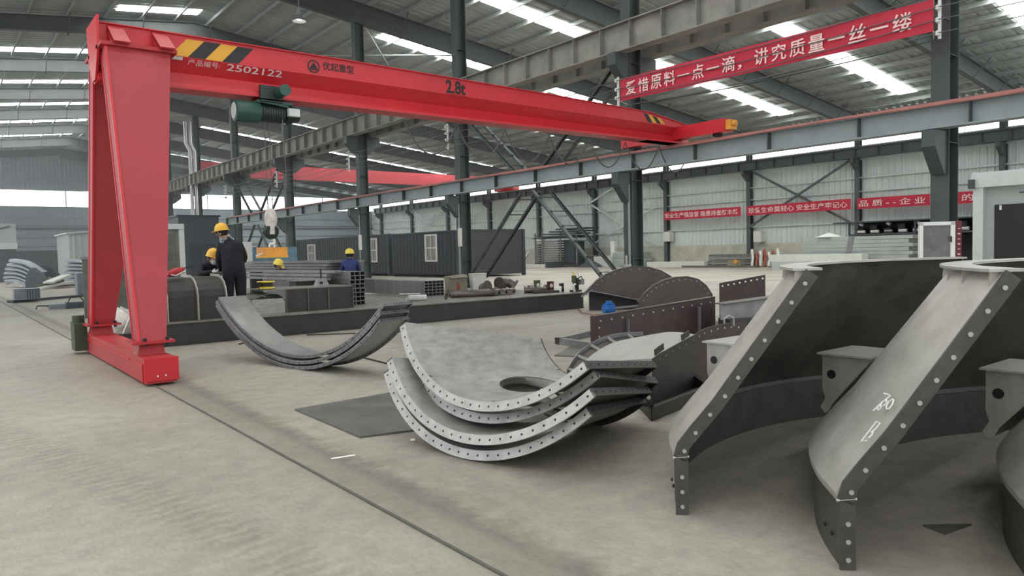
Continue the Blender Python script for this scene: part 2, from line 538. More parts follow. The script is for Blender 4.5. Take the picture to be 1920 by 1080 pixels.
def text(name, body, height, origin, right, up, m, parent, thick=0.004, bold=0.0, fit=None, spacing=1.0):
    """lettering as a thin mesh; origin is the lower left corner of the line"""
    cu = bpy.data.curves.new(name, 'FONT')
    cu.body = body
    cu.size = 1.0
    cu.offset = bold
    cu.space_character = spacing
    cu.resolution_u = 3
    ob = bpy.data.objects.new(name, cu)
    col.objects.link(ob)
    bpy.context.view_layer.update()
    dg = bpy.context.evaluated_depsgraph_get()
    me = bpy.data.meshes.new_from_object(ob.evaluated_get(dg))
    bpy.data.objects.remove(ob)
    xs = [v.co.x for v in me.vertices]
    ys = [v.co.y for v in me.vertices]
    x0, x1, y0, y1 = min(xs), max(xs), min(ys), max(ys)
    k = height / (y1 - y0)
    kx = fit / (x1 - x0) if fit else k
    right, up = V(right).normalized(), V(up).normalized()
    nrm = right.cross(up)
    off = wloc(parent)
    for v in me.vertices:
        c = v.co.copy()
        v.co = V(origin) - off + right * (c.x - x0) * kx + up * (c.y - y0) * k + nrm * thick
    me.materials.clear()
    me.materials.append(m)
    o = bpy.data.objects.new(name, me)
    col.objects.link(o)
    o.parent = parent
    return o

# ------------------------------------------------------------------ the hall
XW, YB, XR = 46.0, 88.0, 10.5          # right wall, back wall, ridge line
XL, YN = -10.0, -5.0
RZ = 14.4 - 0.12 * XR


def roof_z(x):
    return 14.4 - 0.12 * x if x > XR else RZ - 0.12 * (XR - x)


CX = 14.95
COLS = [5.82, 13.61, 21.70, 29.42, 37.87, 46.32, 54.6, 62.6, 70.6, 78.6]
WCOLS = [6.9, 14.88, 22.83, 30.64, 38.19, 46.19, 53.78, 61.7, 69.6, 77.5, 85.2]

b = MB()
b.box((XL - 2, YN - 4, -0.3), (XW + 0.3, YB + 0.3, 0.0))
struct('floor', b, M['floor'])
# rail groove in the floor
b = MB(); b.box((1.985, YN, -0.05), (2.003, 60, 0.010))
struct('trim_1', b, M['groove'])

# roof sheets, ribs running down the slope
b = MB()
P, h = 0.42, 0.05
ys = []
y = YN
while y < YB:
    ys += [(y, 0), (y + P * 0.55, 0), (y + P * 0.68, h), (y + P * 0.87, h)]
    y += P
rows = []
for x in (XL, XR, XW + 0.2):
    rows.append([(x, yy, roof_z(x) + hh) for yy, hh in ys])
b.sheet(rows, 0.01)
ceiling = struct('ceiling', b, M['roof'])
x = XL + 0.4
while x < XW:
    p = MB()
    z = roof_z(x) - 0.11
    p.bar((x, YN, z), (x, YB, z), 0.02, 0.2)
    p.bar((x + 0.035, YN, z + 0.09), (x + 0.035, YB, z + 0.09), 0.07, 0.02)
    p.bar((x - 0.035, YN, z - 0.09), (x - 0.035, YB, z - 0.09), 0.07, 0.02)
    p.build('purlin', M['purlin'], ceiling)
    x += 1.48

# translucent roof strips; the narrow near-left set is added out of view for light
wn = 0
STRIPS = [(17.8, 41.4, y, 0.5) for y in (10.3, 17.95, 25.1, 32.6, 40.3, 48.2, 55.6, 63.5, 72.7, 80.2)] + [(-9.0 if k > 4 else 7.0, XR, c - 1.15, 0.42) for k, c in enumerate(COLS) if k > 3] + [(-9.0, XR, y, 0.22) for y in (-1.0, 4.6, 9.0, 12.5, 16.5, 20.4)]
for xa, xb, ym, hw in STRIPS:
    b = MB()
    za, zb = roof_z(xa) - 0.006, roof_z(xb) - 0.006
    b.hexa([(xa, ym - hw, za - 0.012), (xb, ym - hw, zb - 0.012), (xb, ym + hw, zb - 0.012), (xa, ym + hw, za - 0.012),
            (xa, ym - hw, za), (xb, ym - hw, zb), (xb, ym + hw, zb), (xa, ym + hw, za)])
    wn += 1
    struct('window_%d' % wn, b, M['skylight'])

tn = 2
for y in [-2.2] + COLS + [86.6]:          # rafters with fly braces
    b = MB()
    for xa, xb in ((XL, XR), (XR, XW - 0.3)):
        za, zb = roof_z(xa) - 0.22, roof_z(xb) - 0.22
        da, db = (0.5, 0.7) if xa < XR else (0.9, 0.7)
        b.hexa([(xa, y - 0.012, za - da), (xb, y - 0.012, zb - db), (xb, y + 0.012, zb - db), (xa, y + 0.012, za - da),
                (xa, y - 0.012, za), (xb, y - 0.012, zb), (xb, y + 0.012, zb), (xa, y + 0.012, za)])
        b.bar((xa, y, za), (xb, y, zb), 0.26, 0.022)
        b.bar((xa, y, za - da), (xb, y, zb - db), 0.26, 0.022)
    x = XL + 0.4
    k = 0
    while x < XW - 1:
        if k % 2 == 0:
            z = roof_z(x)
            for s in (-1, 1):
                b.bar((x, y + 0.1 * s, z - 0.98), (x, y + 0.85 * s, z - 0.2), 0.04, 0.04)
        x += 1.48
        k += 1
    tn += 1
    struct('trim_%d' % tn, b, M['rafter'])
# horizontal roof rods between two rafters
for (ya, yb, xa, xb) in ((29.42, 37.87, 14.9, 22.0), (29.42, 37.87, 22.0, 14.9), (54.6, 62.6, 11, 17), (54.6, 62.6, 17, 11)):
    b = MB(); b.cyl((xa, ya, roof_z(xa) - 0.6), (xb, yb, roof_z(xb) - 0.6), 0.035)
    tn += 1
    struct('trim_%d' % tn, b, M['purlin'])


def ribbed(p0, along, up, length, h0, h1, pitch, depth, normal):
    """ribbed cladding between two heights"""
    r0, r1 = [], []
    s = 0.0
    al, n = V(along), V(normal)
    while s < length:
        for q, d in ((0, 0), (0.5, 0), (0.62, depth), (0.88, depth)):
            w = min(s + q * pitch, length)
            p = V(p0) + al * w + n * d
            r0.append(p + V((0, 0, h0)))
            r1.append(p + V((0, 0, h1)))
        s += pitch
    return [r0, r1]


# right wall: plinth, cladding, girts, strip window, columns
b = MB(); b.box((XW, YN, 0), (XW + 0.25, YB, 1.6))
wall_right = struct('wall_right', b, M['plinth'])
b = MB(); b.sheet(ribbed((XW + 0.06, YN, 0), (0, 1, 0), None, YB - YN, 1.55, 7.55, 0.38, 0.065, (-1, 0, 0)), 0.01, flip=True)
b.build('cladding', M['wallsheet'], wall_right)
for z in (2.78, 4.7, 5.55, 6.7):
    b = MB(); b.bar((XW - 0.06, YN, z), (XW - 0.06, YB, z), 0.09, 0.11)
    b.build('girt', M['girt'], wall_right)
for k in range(len(WCOLS) - 1):
    ya, yb = WCOLS[k], WCOLS[k + 1]
    b = MB(); b.box((XW + 0.02, ya, 7.55), (XW + 0.05, yb, 8.85))
    wn += 1
    w = struct('window_%d' % wn, b, M['sky_pane'])
    f = MB()
    f.bar((XW, ya, 7.53), (XW, yb, 7.53), 0.08, 0.06)
    for q in (0.25, 0.5, 0.75):
        yy = ya + (yb - ya) * q
        f.bar((XW + 0.01, yy, 7.55), (XW + 0.01, yy, 8.85), 0.04, 0.03)
    f.build('window_frame', M['paleframe'], w)
for k, y in enumerate(WCOLS):
    b = MB()
    b.box((XW - 0.36, y - 0.16, 0), (XW - 0.34, y + 0.16, 8.9))
    b.box((XW - 0.03, y - 0.16, 0), (XW - 0.01, y + 0.16, 8.9))
    b.box((XW - 0.34, y - 0.012, 0), (XW - 0.03, y + 0.012, 8.9))
    b.box((XW - 0.40, y - 0.2, 0), (XW, y + 0.2, 0.03))
    # bracket for the wall crane beam
    b.prism([(XW - 0.36, y - 0.1, 6.71), (XW - 0.36, y - 0.1, 6.0), (XW - 0.5, y - 0.1, 6.0), (XW - 1.05, y - 0.1, 6.45), (XW - 1.05, y - 0.1, 6.71)], (0, 0.2, 0))
    tn += 1
    struct('trim_%d' % tn, b, M['rafter'])


def wall_brace(a, c, m, double=False):
    global tn
    b = MB()
    a, c = V(a), V(c)
    if double:
        d = (c - a).normalized()
        off = d.cross(V((1, 0, 0))) * 0.16
        b.bar(a + off, c + off, 0.06, 0.06)
        b.bar(a - off, c - off, 0.06, 0.06)
        n = int((c - a).length / 0.8)
        for k in range(1, n):
            p = a + (c - a) * k / n
            b.bar(p - off, p + off, 0.04, 0.04)
    else:
        b.bar(a, c, 0.1, 0.14)
    tn += 1
    struct('trim_%d' % tn, b, m)


wall_brace((45.55, 30.5, 6.8), (45.55, 23.0, 2.65), M['rafter'])
wall_brace((45.5, 23.0, 6.75), (45.5, 30.5, 2.75), M['rafter'])
wall_brace(on_x(1105, 382, 45.6), on_x(1236, 461, 45.6), M['girt'])
wall_brace(on_x(1107, 461, 45.5), on_x(1234, 385, 45.5), M['girt'])
wall_brace(on_x(1105, 382, 45.5), on_x(1235, 296, 45.5), M['girt'])
for (ya, yb) in ((69.6, 77.5), (61.7, 69.6)):
    wall_brace((45.55, ya + .1, 6.9), (45.55, yb - .1, 2.6), M['girt'], True)
    wall_brace((45.45, yb - .1, 6.9), (45.45, ya + .1, 2.6), M['girt'], True)

# back wall
b = MB(); b.box((XL, YB, 0), (XW, YB + 0.25, 2.7))
wall_back = struct('wall_back', b, M['charcoal'])
b = MB(); b.sheet(ribbed((XL, YB + 0.06, 0), (1, 0, 0), None, XW - XL, 2.7, 7.15, 0.36, 0.02, (0, -1, 0)), 0.01)
b.build('cladding', M['wallback'], wall_back)
r = ribbed((XL, YB + 0.06, 0), (1, 0, 0), None, XW - XL, 8.75, 9.0, 0.36, 0.04, (0, -1, 0))
r[1] = [V((p.x, p.y, roof_z(p.x))) for p in r[1]]
b = MB(); b.sheet(r, 0.01)
b.build('cladding', M['wallback'], wall_back)
for z in (3.2, 4.1, 4.9, 5.3, 6.1, 9.6):
    b = MB(); b.bar((XL, YB - 0.08, z), (XW, YB - 0.08, z), 0.1, 0.16)
    b.build('girt', M['rafter'] if z == 4.9 else M['wallback'], wall_back)
x = XL
while x < XW - 1:
    xb = min(x + 7.0, XW)
    b = MB(); b.box((x, YB + 0.02, 7.15), (xb, YB + 0.05, 8.75))
    wn += 1
    w = struct('window_%d' % wn, b, M['sky_pane'])
    f = MB()
    f.bar((x, YB, 7.12), (xb, YB, 7.12), 0.08, 0.08)
    f.bar((x + 0.05, YB, 7.15), (x + 0.05, YB, 8.75), 0.1, 0.1)
    f.build('window_frame', M['wallback'], w)
    x += 7.0

# ------------------------------------------------------------------ inner column row
COLNAMES = ['dark steel column nearest the camera, with the red banner tied to its left face',
            'dark steel column rising behind the right end of the red gantry girder',
            'dark steel column in front of the corner of the charcoal container',
            'dark steel column standing behind the worker in the blue jacket',
            'dark steel column just right of the hanging yellow lifting magnet',
            'dark steel column just right of the tall worker in the yellow helmet',
            'steel column with two bright rain pipes, left of the worker in the helmet',
            'thin distant steel column beside the right edge of the red gantry leg',
            'second farthest steel column of the row', 'farthest steel column of the row']
for k, y in enumerate(COLS):
    t = thing('steel_column', COLNAMES[k], 'column', (CX, y, 0), 'columns of the inner row')
    zt = roof_z(CX) - 1.1
    b = MB()
    b.box((CX - 0.21, y - 0.16, 0), (CX - 0.19, y + 0.16, zt))
    b.box((CX + 0.19, y - 0.16, 0), (CX + 0.21, y + 0.16, zt))
    b.box((CX - 0.19, y - 0.012, 0), (CX + 0.19, y + 0.012, zt))
    for z in (1.2, 3.3, 4.9, 6.4, 8.6):
        b.box((CX - 0.19, y - 0.15, z), (CX + 0.19, y + 0.15, z + 0.014))
    b.build('shaft', M['column'], t)
    b = MB(); b.box((CX - 0.3, y - 0.25, 0), (CX + 0.3, y + 0.25, 0.03))
    b.build('base_plate', M['column'], t)
    b = MB()
    b.prism([(CX - 0.212, y - 0.12, 3.50), (CX - 0.212, y - 0.12, 2.72), (CX - 0.30, y - 0.12, 2.72), (CX - 0.70, y - 0.12, 3.2), (CX - 0.70, y - 0.12, 3.50)], (0, 0.24, 0))
    b.build('corbel', M['column'], t)
    b = MB()
    b.prism([(CX - 0.212, y - 0.14, 6.62), (CX - 0.212, y - 0.14, 5.9), (CX - 0.35, y - 0.14, 5.9), (CX - 0.75, y - 0.14, 6.3), (CX - 0.75, y - 0.14, 6.62)], (0, 0.28, 0))
    b.build('corbel', M['column'], t)
    b = MB()
    b.prism([(CX + 0.212, y - 0.14, 6.62), (CX + 0.212, y - 0.14, 5.9), (CX + 0.35, y - 0.14, 5.9), (CX + 0.85, y - 0.14, 6.3), (CX + 0.85, y - 0.14, 6.62)], (0, 0.28, 0))
    b.build('corbel', M['column'], t)
    if k < 6:
        b = MB(); b.box((CX - 0.72, y - 0.20, 5.08), (CX - 0.67, y - 0.16, 5.95))
        ib = b.build('insulator_bracket', M['insulator'], t)
        a = MB(); a.bar((CX - 0.70, y - 0.18, 5.5), (CX - 0.2, y - 0.14, 5.5), 0.03, 0.03); a.build('arm', M['column'], ib)
        for z in (5.17, 5.40, 5.62, 5.85):
            a = MB(); a.lathe([(0, -0.05), (0.035, -0.045), (0.05, -0.02), (0.035, 0), (0.05, 0.02), (0.035, 0.045), (0, 0.05)], (CX - 0.76, y - 0.18, z), (1, 0, 0), 10)
            a.build('insulator', M['insulator'], ib, True)
    if k in (1, 2, 3):
        b = MB(); b.cyl((CX - 0.27, y - 0.1, 0.2), (CX - 0.27, y - 0.1, 3.2), 0.03, 8)
        b.build('conduit', M['runway'], t)
    if k in (2, 3):
        b = MB(); b.box((CX - 0.36, y - 0.26, 1.7), (CX - 0.26, y - 0.14, 2.35))
        b.build('switch_box', M['offwhite'], t)
    if k == 1:
        b = MB(); b.cyl((CX - 0.30, y - 0.02, 0.95), (CX - 0.30, y - 0.02, 1.06), 0.13, 10); b.cyl((CX - 0.28, y, 0.8), (CX - 0.28, y, 1.3), 0.05, 8)
        b.build('valve', M['pipe'], t)
    if k == 0:
        b = MB(); b.cyl((CX - 0.30, y + 0.05, 2.86), (CX - 0.30, y - 0.09, 2.82), 0.035, 10); b.box((CX - 0.31, y - 0.02, 2.9), (CX - 0.2, y + 0.02, 2.95))
        b.build('security_camera', M['offwhite'], t)
    if k == 6:
        for dx in (0.0, 0.28):
            b = MB(); b.tube([(CX - 0.5 + dx, y - 0.3, 0.1), (CX - 0.5 + dx, y - 0.3, 9.0), (CX - 0.75 + dx, y - 0.3, 9.5), (CX - 0.75 + dx, y - 0.3, 11)], 0.13, 10)
            b.build('rain_pipe', M['pipe'], t, True)

# ------------------------------------------------------------------ crane beams along the hall
RX = 14.45


def runway(name, label, x, ya, yb, z0, z1, w, m, step, group=None, rail=None):
    t = thing(name, label, 'beam', (x, ya, z0), group)
    b = MB(); b.ibeam((x, ya, (z0 + z1) / 2), (x, yb, (z0 + z1) / 2), w, z1 - z0, 0.03, 0.02)
    b.build('beam', m, t)
    b = MB()
    y = ya + 0.3
    while y < yb:
        b.box((x - w / 2 + 0.01, y - 0.01, z0 + 0.03), (x - 0.01, y + 0.01, z1 - 0.03))
        b.box((x + 0.01, y - 0.01, z0 + 0.03), (x + w / 2 - 0.01, y + 0.01, z1 - 0.03))
        y += step
    b.build('stiffener_plates', M['column'] if m is M['runway'] else m, t)['kind'] = 'stuff'
    b = MB(); b.box((x - 0.04, ya, z1), (x + 0.04, yb, z1 + 0.06))
    b.build('rail', rail or m, t)
    return t


rw = runway('crane_runway_beam', 'long grey runway beam with reddish rail carrying the right end of the red gantry', RX, -3, 46.7, 3.52, 3.95, 0.30, M['runway'], 1.97, rail=M['railpink'])
b = MB(); b.tube([(RX - 0.17, y, 3.94 + 0.015 * math.sin(y)) for y in range(-3, 47)], 0.022, 6)
b.build('power_cable', M['railpink'], rw)
runway('crane_girder', 'heavy ribbed grey girder crossing the picture high above the red gantry', RX, -3, 80, 6.62, 7.36, 0.36, M['girder_grey'], 1.05)
runway('crane_girder', 'second ribbed grey girder, just behind and parallel to the heavy one overhead', 15.55, -3, 80, 6.62, 7.36, 0.36, M['girder_grey'], 1.05)
runway('wall_crane_beam', 'dark grey crane beam running along the right wall under the strip window', XW - 0.75, 0, 86, 6.72, 7.32, 0.34, M['rafter'], 1.4)

# chevron bracing between columns
for ya, yb, lab in ((COLS[1], COLS[2], 'right of the charcoal container'), (COLS[4], COLS[5], 'behind the hanging lifting magnet')):
    ym = (ya + yb) / 2
    for (p, q, w) in (((ya + 0.25, 0.15), (ym - 0.25, 3.35), 'lower strut leaning left'), ((yb - 0.25, 0.15), (ym + 0.25, 3.35), 'lower strut leaning right'),
                      ((ya + 0.2, 6.5), (ym - 0.25, 3.65), 'upper strut leaning right'), ((yb - 0.2, 6.5), (ym + 0.25, 3.65), 'upper strut leaning left')):
        t = thing('brace_strut', 'ladder-like steel brace, %s, %s' % (w, lab), 'brace', (CX, p[0], 0), 'ladder braces between columns')
        for dx in (-0.33, 0.33):
            b = MB(); b.channel((CX + dx, p[0], p[1]), (CX + dx, q[0], q[1]), 0.05 if dx < 0 else -0.05, 0.13, 0.012, up=(1, 0, 0))
            b.build('side_rail', M['column'], t)
        L = math.hypot(q[0] - p[0], q[1] - p[1])
        n = int(L / 0.62)
        for k in range(n):
            f = (k + 0.5) / n
            y, z = p[0] + (q[0] - p[0]) * f, p[1] + (q[1] - p[1]) * f
            b = MB(); b.box((CX - 0.33, y - 0.07, z - 0.012), (CX + 0.33, y + 0.07, z + 0.012))
            b.build('rung', M['column'], t)

# bare conductor wires on the insulators
for k, z in enumerate((5.17, 5.40, 5.62, 5.85)):
    pts = []
    stops = [-4.0] + [c - 0.18 for c in COLS[:6]]
    for i in range(len(stops) - 1):
        for j in range(8):
            f = j / 8
            pts.append((CX - 0.80, stops[i] + (stops[i + 1] - stops[i]) * f, z - 0.10 * 4 * f * (1 - f)))
    pts.append((CX - 0.80, stops[-1], z))
    b = MB(); b.tube(pts, 0.011, 5)
    tag(b.build('conductor_wire', M['wire']), ['lowest bare wire on the column insulators', 'second lowest bare wire on the column insulators', 'second highest bare wire on the column insulators', 'highest bare wire on the column insulators'][k], 'wire', 'bare wires along the columns')

# ------------------------------------------------------------------ banners
def banner(name, label, cat, p0, p1, hgt, body, frac, drop=0.0, gap=(0.06, 0.04), pad=0.22):
    """cloth from p0 to p1 (lower edge), facing the camera side"""
    p0, p1 = V(p0), V(p1)
    d = (p1 - p0)
    L = d.length
    d.normalize()
    up = V((0, 0, 1))
    n = d.cross(up).normalized()
    t = thing(name, label, cat, p0)
    rows = []
    N = 24
    for i in range(2 + 3):
        row = []
        for j in range(N + 1):
            f = j / N
            w = 0.012 * math.sin(f * 21 + i) * (1 if 0 < j < N else 0)
            row.append(p0 + d * L * f + up * (hgt * i / 4 - drop * 4 * f * (1 - f)) + n * w)
        rows.append(row)
    b = MB(); b.sheet(rows, 0.004)
    b.build('cloth', M['banner'], t, True)
    return t, d, n, L


bp0, bp1 = V((14.2, 13.3, 5.30)), V((14.2, 5.72, 5.22))
t, d, n, L = banner('slogan_banner', 'long red cloth slogan banner hung high between two columns', 'banner', bp0, bp1, 0.57, '', 0)
body = '爱惜原料一点一滴，讲究质量一丝一缕'
for i, ch in enumerate(body):
    cw = (L - 0.5) / len(body)
    o = p = bp0 + (bp1 - bp0) * ((0.22 + cw * i) / L)
    hh = 0.34
    if ch == '一': hh = 0.04
    if ch == '，': hh = 0.10
    zz = 0.11 + (0.15 if ch == '一' else 0)
    text('lettering', ch, hh, o + V((-0.035, 0, zz)), d, (0, 0, 1), M['bannertext'], t, 0.0, 0.012, fit=cw * (0.24 if ch == '，' else 0.82))
for z in (0.0, 0.57):
    for q, e in ((bp0, (CX - 0.25, COLS[1] - 0.1, 5.3 + z)), (bp1, (CX - 0.25, COLS[0] + 0.1, 5.22 + z))):
        b = MB(); b.cyl(q + V((0, 0, z)), V(e), 0.01, 5); b.build('tie_rope', M['offwhite'], t)
b = MB(); b.tube([(14.2, 13.3 - 7.6 * f, 5.18 - 0.12 * f - 0.35 * 4 * f * (1 - f) * 0.3) for f in [k / 10 for k in range(11)]], 0.012, 5)
tag(b.build('slack_rope', M['greenpaint']), 'slack rope sagging just below the big red slogan banner', 'rope')

for p0, p1, body, lab in (((45.2, 37.95, 3.6), (45.2, 30.95, 3.58), '安全生产强监督 隐患排查防未然', 'left red wall banner, farthest from the camera'),
                          ((45.2, 30.45, 3.57), (45.2, 23.0, 3.58), '珍爱生命莫轻心 安全生产牢记心', 'middle red wall banner behind the crossed braces'),
                          ((45.2, 22.6, 3.56), (45.2, 14.2, 3.50), '品 质 - - 企 业 致 胜 的 关 键', 'right red wall banner, partly behind the near column')):
    t, d, n, L = banner('wall_banner', lab, 'banner', p0, p1, 0.66, '', 0)
    text('lettering', body, 0.40, V(p0) + d * 0.15 + V((-0.05, 0, 0.13)), d, (0, 0, 1), M['bannertext'], t, 0.0, 0.012, fit=L - 0.35)

# ------------------------------------------------------------------ the red gantry crane
GY = 11.8
t = thing('gantry_crane', 'bright red single-girder gantry crane with a braced leg pair on a floor rail', 'crane', (2.05, GY, 0))
crane = t


def girder_section(x, top, f1, f2, bot):
    return [(x, GY - 0.25, top), (x, GY - 0.25, f1), (x, GY - 0.08, f2), (x, GY - 0.16, bot), (x, GY + 0.16, bot), (x, GY + 0.08, f2), (x, GY + 0.25, f1), (x, GY + 0.25, top)]


secs = [girder_section(1.93, 4.78, 4.47, 4.27, 4.06), girder_section(5.7, 4.77, 4.46, 4.26, 4.06), girder_section(10.5, 4.70, 4.42, 4.24, 4.04),
        girder_section(13.3, 4.64, 4.40, 4.22, 4.02), girder_section(14.9, 4.42, 4.36, 4.20, 4.02)]
b = MB()
for i in range(len(secs) - 1):
    A, B = secs[i], secs[i + 1]
    b.add(A + B, [(k, (k + 1) % 8, 8 + (k + 1) % 8, 8 + k) for k in range(8)])
b.add(secs[0], [tuple(range(8))]); b.add(secs[-1], [tuple(range(8))])
girder = b.build('girder', M['red'], t)
b = MB()
for i in range(len(secs) - 1):
    A, B = secs[i], secs[i + 1]
    b.hexa([(A[0][0], GY - 0.29, A[0][2]), (B[0][0], GY - 0.29, B[0][2]), (B[0][0], GY + 0.29, B[0][2]), (A[0][0], GY + 0.29, A[0][2]),
            (A[0][0], GY - 0.29, A[0][2] + 0.015), (B[0][0], GY - 0.29, B[0][2] + 0.015), (B[0][0], GY + 0.29, B[0][2] + 0.015), (A[0][0], GY + 0.29, A[0][2] + 0.015)])
b.build('top_plate', M['red'], girder)
b = MB(); b.box((1.93, GY - 0.19, 4.02), (14.9, GY + 0.19, 4.06)); b.build('lower_flange', M['red'], girder)
b = MB(); b.prism([(1.90, GY - 0.45, 4.84), (1.90, GY + 0.40, 4.84), (1.90, GY + 0.35, 4.3), (1.90, GY + 0.1, 4.03), (1.90, GY - 0.1, 4.03), (1.90, GY - 0.38, 4.4)], (0.03, 0, 0))
b.build('end_plate', M['red'], t)
# legs
for s, yt, yb_, lab in ((-1, 11.36, 10.0, None), (1, 12.28, 13.35, None)):
    b = MB()
    w0, w1 = 0.32, 0.82
    ht = 0.15
    b.hexa([(1.92, yb_ - ht, 0.50), (1.92 + w0, yb_ - ht, 0.50), (1.92 + w0, yb_ + ht, 0.50), (1.92, yb_ + ht, 0.50),
            (1.96, yt - ht, 4.40), (1.96 + w1, yt - ht, 4.40), (1.96 + w1, yt + ht, 4.40), (1.96, yt + ht, 4.40)])
    leg = b.build('leg', M['redleg'], t)
    b = MB()
    for yy in (-ht - 0.004, ht + 0.004):
        b.bar((1.925, yb_ + yy, 0.5), (1.965, yt + yy, 4.4), 0.03, 0.03)
    b.build('edge_bead', M['red'], leg)
    b = MB(); b.box((1.84, yb_ - 0.24, 0.47), (2.32, yb_ + 0.24, 0.50)); b.build('base_flange', M['reddark'], leg)
    b = MB(); b.hexa([(1.90, yb_ - 0.15, 0.33), (2.22, yb_ - 0.15, 0.33), (2.22, yb_ + 0.15, 0.33), (1.90, yb_ + 0.15, 0.33),
                      (1.94, yb_ - 0.12, 0.47), (2.20, yb_ - 0.12, 0.47), (2.20, yb_ + 0.12, 0.47), (1.94, yb_ + 0.12, 0.47)])
    b.build('socket', M['reddark'], leg)
    b = MB(); b.box((1.90, yt - 0.2, 4.40), (2.86, yt + 0.17, 4.45)); b.build('head_plate', M['reddark'], leg)
    for q in range(4):
        b = MB(); b.cyl((1.98 + 0.2 * (q % 2) * 1.3, yb_ + (-0.2 if q < 2 else 0.2), 0.44), (1.98 + 0.2 * (q % 2) * 1.3, yb_ + (-0.2 if q < 2 else 0.2), 0.54), 0.022, 6)
        b.build('bolt', M['black'], leg)
    ys_ = GY + 0.25 * s
    for xx in (2.05, 2.62):
        b = MB()
        b.prism([(xx, yt + 0.18 * s, 4.45), (xx, ys_, 4.45), (xx, ys_, 4.70)], (0.02, 0, 0))
        b.bar((xx + 0.1, yt + 0.28 * s, 4.44), (xx + 0.1, ys_, 4.76), 0.2, 0.02)
        b.build('bracket', M['reddark'], t)
# ground beam
b = MB()
b.box((1.90, 9.42, 0.03), (2.24, 13.86, 0.33))
gb = b.build('ground_beam', M['redbeam'], t)
b = MB(); b.box((1.885, 10.3, 0.235), (1.90, 13.8, 0.25)); b.box((1.885, 9.55, 0.03), (1.90, 9.58, 0.24)); b.box((1.885, 9.55, 0.24), (1.90, 9.9, 0.255)); b.build('edge_strip', M['red'], gb)
b = MB(); b.box((1.88, 9.40, 0.06), (2.26, 9.42, 0.335)); b.build('end_cap', M['red'], gb)
for k in range(2):
    b = MB(); b.cyl((2.02 + 0.09 * k, 9.40, 0.12), (2.02 + 0.09 * k, 9.385, 0.12), 0.012, 6); b.build('bolt', M['bolt'], gb)
for y in (9.75, 13.5):
    b = MB(); b.cyl((2.03, y, 0.125), (2.11, y, 0.125), 0.11, 20); b.build('wheel', M['black'], gb)
b = MB(); b.box((1.72, 13.55, 0.06), (1.90, 13.95, 0.50)); b.cyl((1.81, 13.75, 0.5), (1.81, 13.75, 0.62), 0.09, 12)
b.build('drive_motor', M['greenpaint'], t)
# right end carriage on the runway
b = MB()
b.box((RX - 0.16, 10.2, 4.10), (RX + 0.16, 13.4, 4.40))
ec = b.build('end_carriage', M['red'], t)
for y in (10.5, 13.1):
    b = MB(); b.cyl((RX - 0.05, y, 4.12), (RX + 0.05, y, 4.12), 0.11, 18); b.build('wheel', M['black'], ec)
b = MB(); b.box((RX - 0.12, 10.06, 4.14), (RX + 0.12, 10.2, 4.36)); b.cyl((RX - 0.04, 9.96, 4.26), (RX - 0.04, 10.06, 4.26), 0.06, 10); b.build('buffer', M['orange'], ec)
# paint on the girder
yf = GY - 0.2545
for k in range(4):
    x = 2.86 + 0.245 * k
    b = MB(); b.prism([(x, yf, 4.475), (x + 0.245, yf, 4.475), (x + 0.245 + 0.24, yf, 4.735), (x + 0.24, yf, 4.735)], (0, 0.004, 0))
    b.build('warning_stripe', M['yellow'] if k % 2 == 0 else M['black'], girder)
for k in range(4):
    x = 13.25 + 0.15 * k
    b = MB(); b.prism([(x, yf, 4.42), (x + 0.15, yf, 4.42), (x + 0.15 - 0.16, yf, 4.60 - 0.02 * k), (x - 0.16, yf, 4.62 - 0.02 * k)], (0, 0.004, 0))
    b.build('warning_stripe', M['yellow'] if k % 2 else M['black'], girder)
slant_up = V((0, -0.17, 0.20)).normalized()
text('serial_lettering', '产品编号:', 0.10, (3.10, GY - 0.205, 4.385), (1, 0, 0), slant_up, M['pinkwhite'], girder, 0.03, 0.0, fit=0.46)
text('serial_lettering', '2502122', 0.115, (3.66, GY - 0.205, 4.375), (1, 0, 0), slant_up, M['pinkwhite'], girder, 0.03, 0.01, fit=0.86)
b = MB(); b.prism([(2.88, GY - 0.235, 4.42), (3.03, GY - 0.235, 4.42), (3.03, GY - 0.262, 4.462), (2.88, GY - 0.262, 4.462)], (0, -0.004, 0)); b.build('rating_plate', M['offwhite'], girder)
text('capacity_lettering', '2.8t', 0.25, (7.64, GY - 0.252, 4.46), (1, 0, 0), (0, 0, 1), M['black'], girder, 0.003, 0.03, fit=0.44)
text('small_lettering', '起重机械', 0.05, (7.72, GY - 0.225, 4.425), (1, 0, 0), slant_up, M['reddark'], girder, 0.02, 0.0, fit=0.4)
# round mark and maker's lettering
b = MB()
b.lathe([(0.085, 0), (0.105, 0), (0.105, 0.004), (0.085, 0.004), (0.085, 0)], (5.06, GY - 0.252, 4.60), (0, -1, 0), 28)
b.prism([(4.99, GY - 0.252, 4.565), (5.13, GY - 0.252, 4.565), (5.06, GY - 0.252, 4.67)], (0, -0.003, 0))
b.box((4.995, GY - 0.256, 4.545), (5.125, GY - 0.252, 4.56))
b.build('round_mark', M['black'], girder)
text('maker_lettering', '优起重型', 0.135, (5.22, GY - 0.252, 4.565), (1, 0, 0), (0, 0, 1), M['black'], girder, 0.003, 0.015, fit=0.56)
# festoon cable under the girder
pts = []
x = 7.0
while x < 14.3:
    for j in range(10):
        f = j / 10
        pts.append((x + 1.2 * f, GY + 0.25, 4.0 - 0.62 * (4 * f * (1 - f))))
    x += 1.2
b = MB(); b.tube(pts, 0.016, 6); b.build('festoon_cable', M['wire'], t)

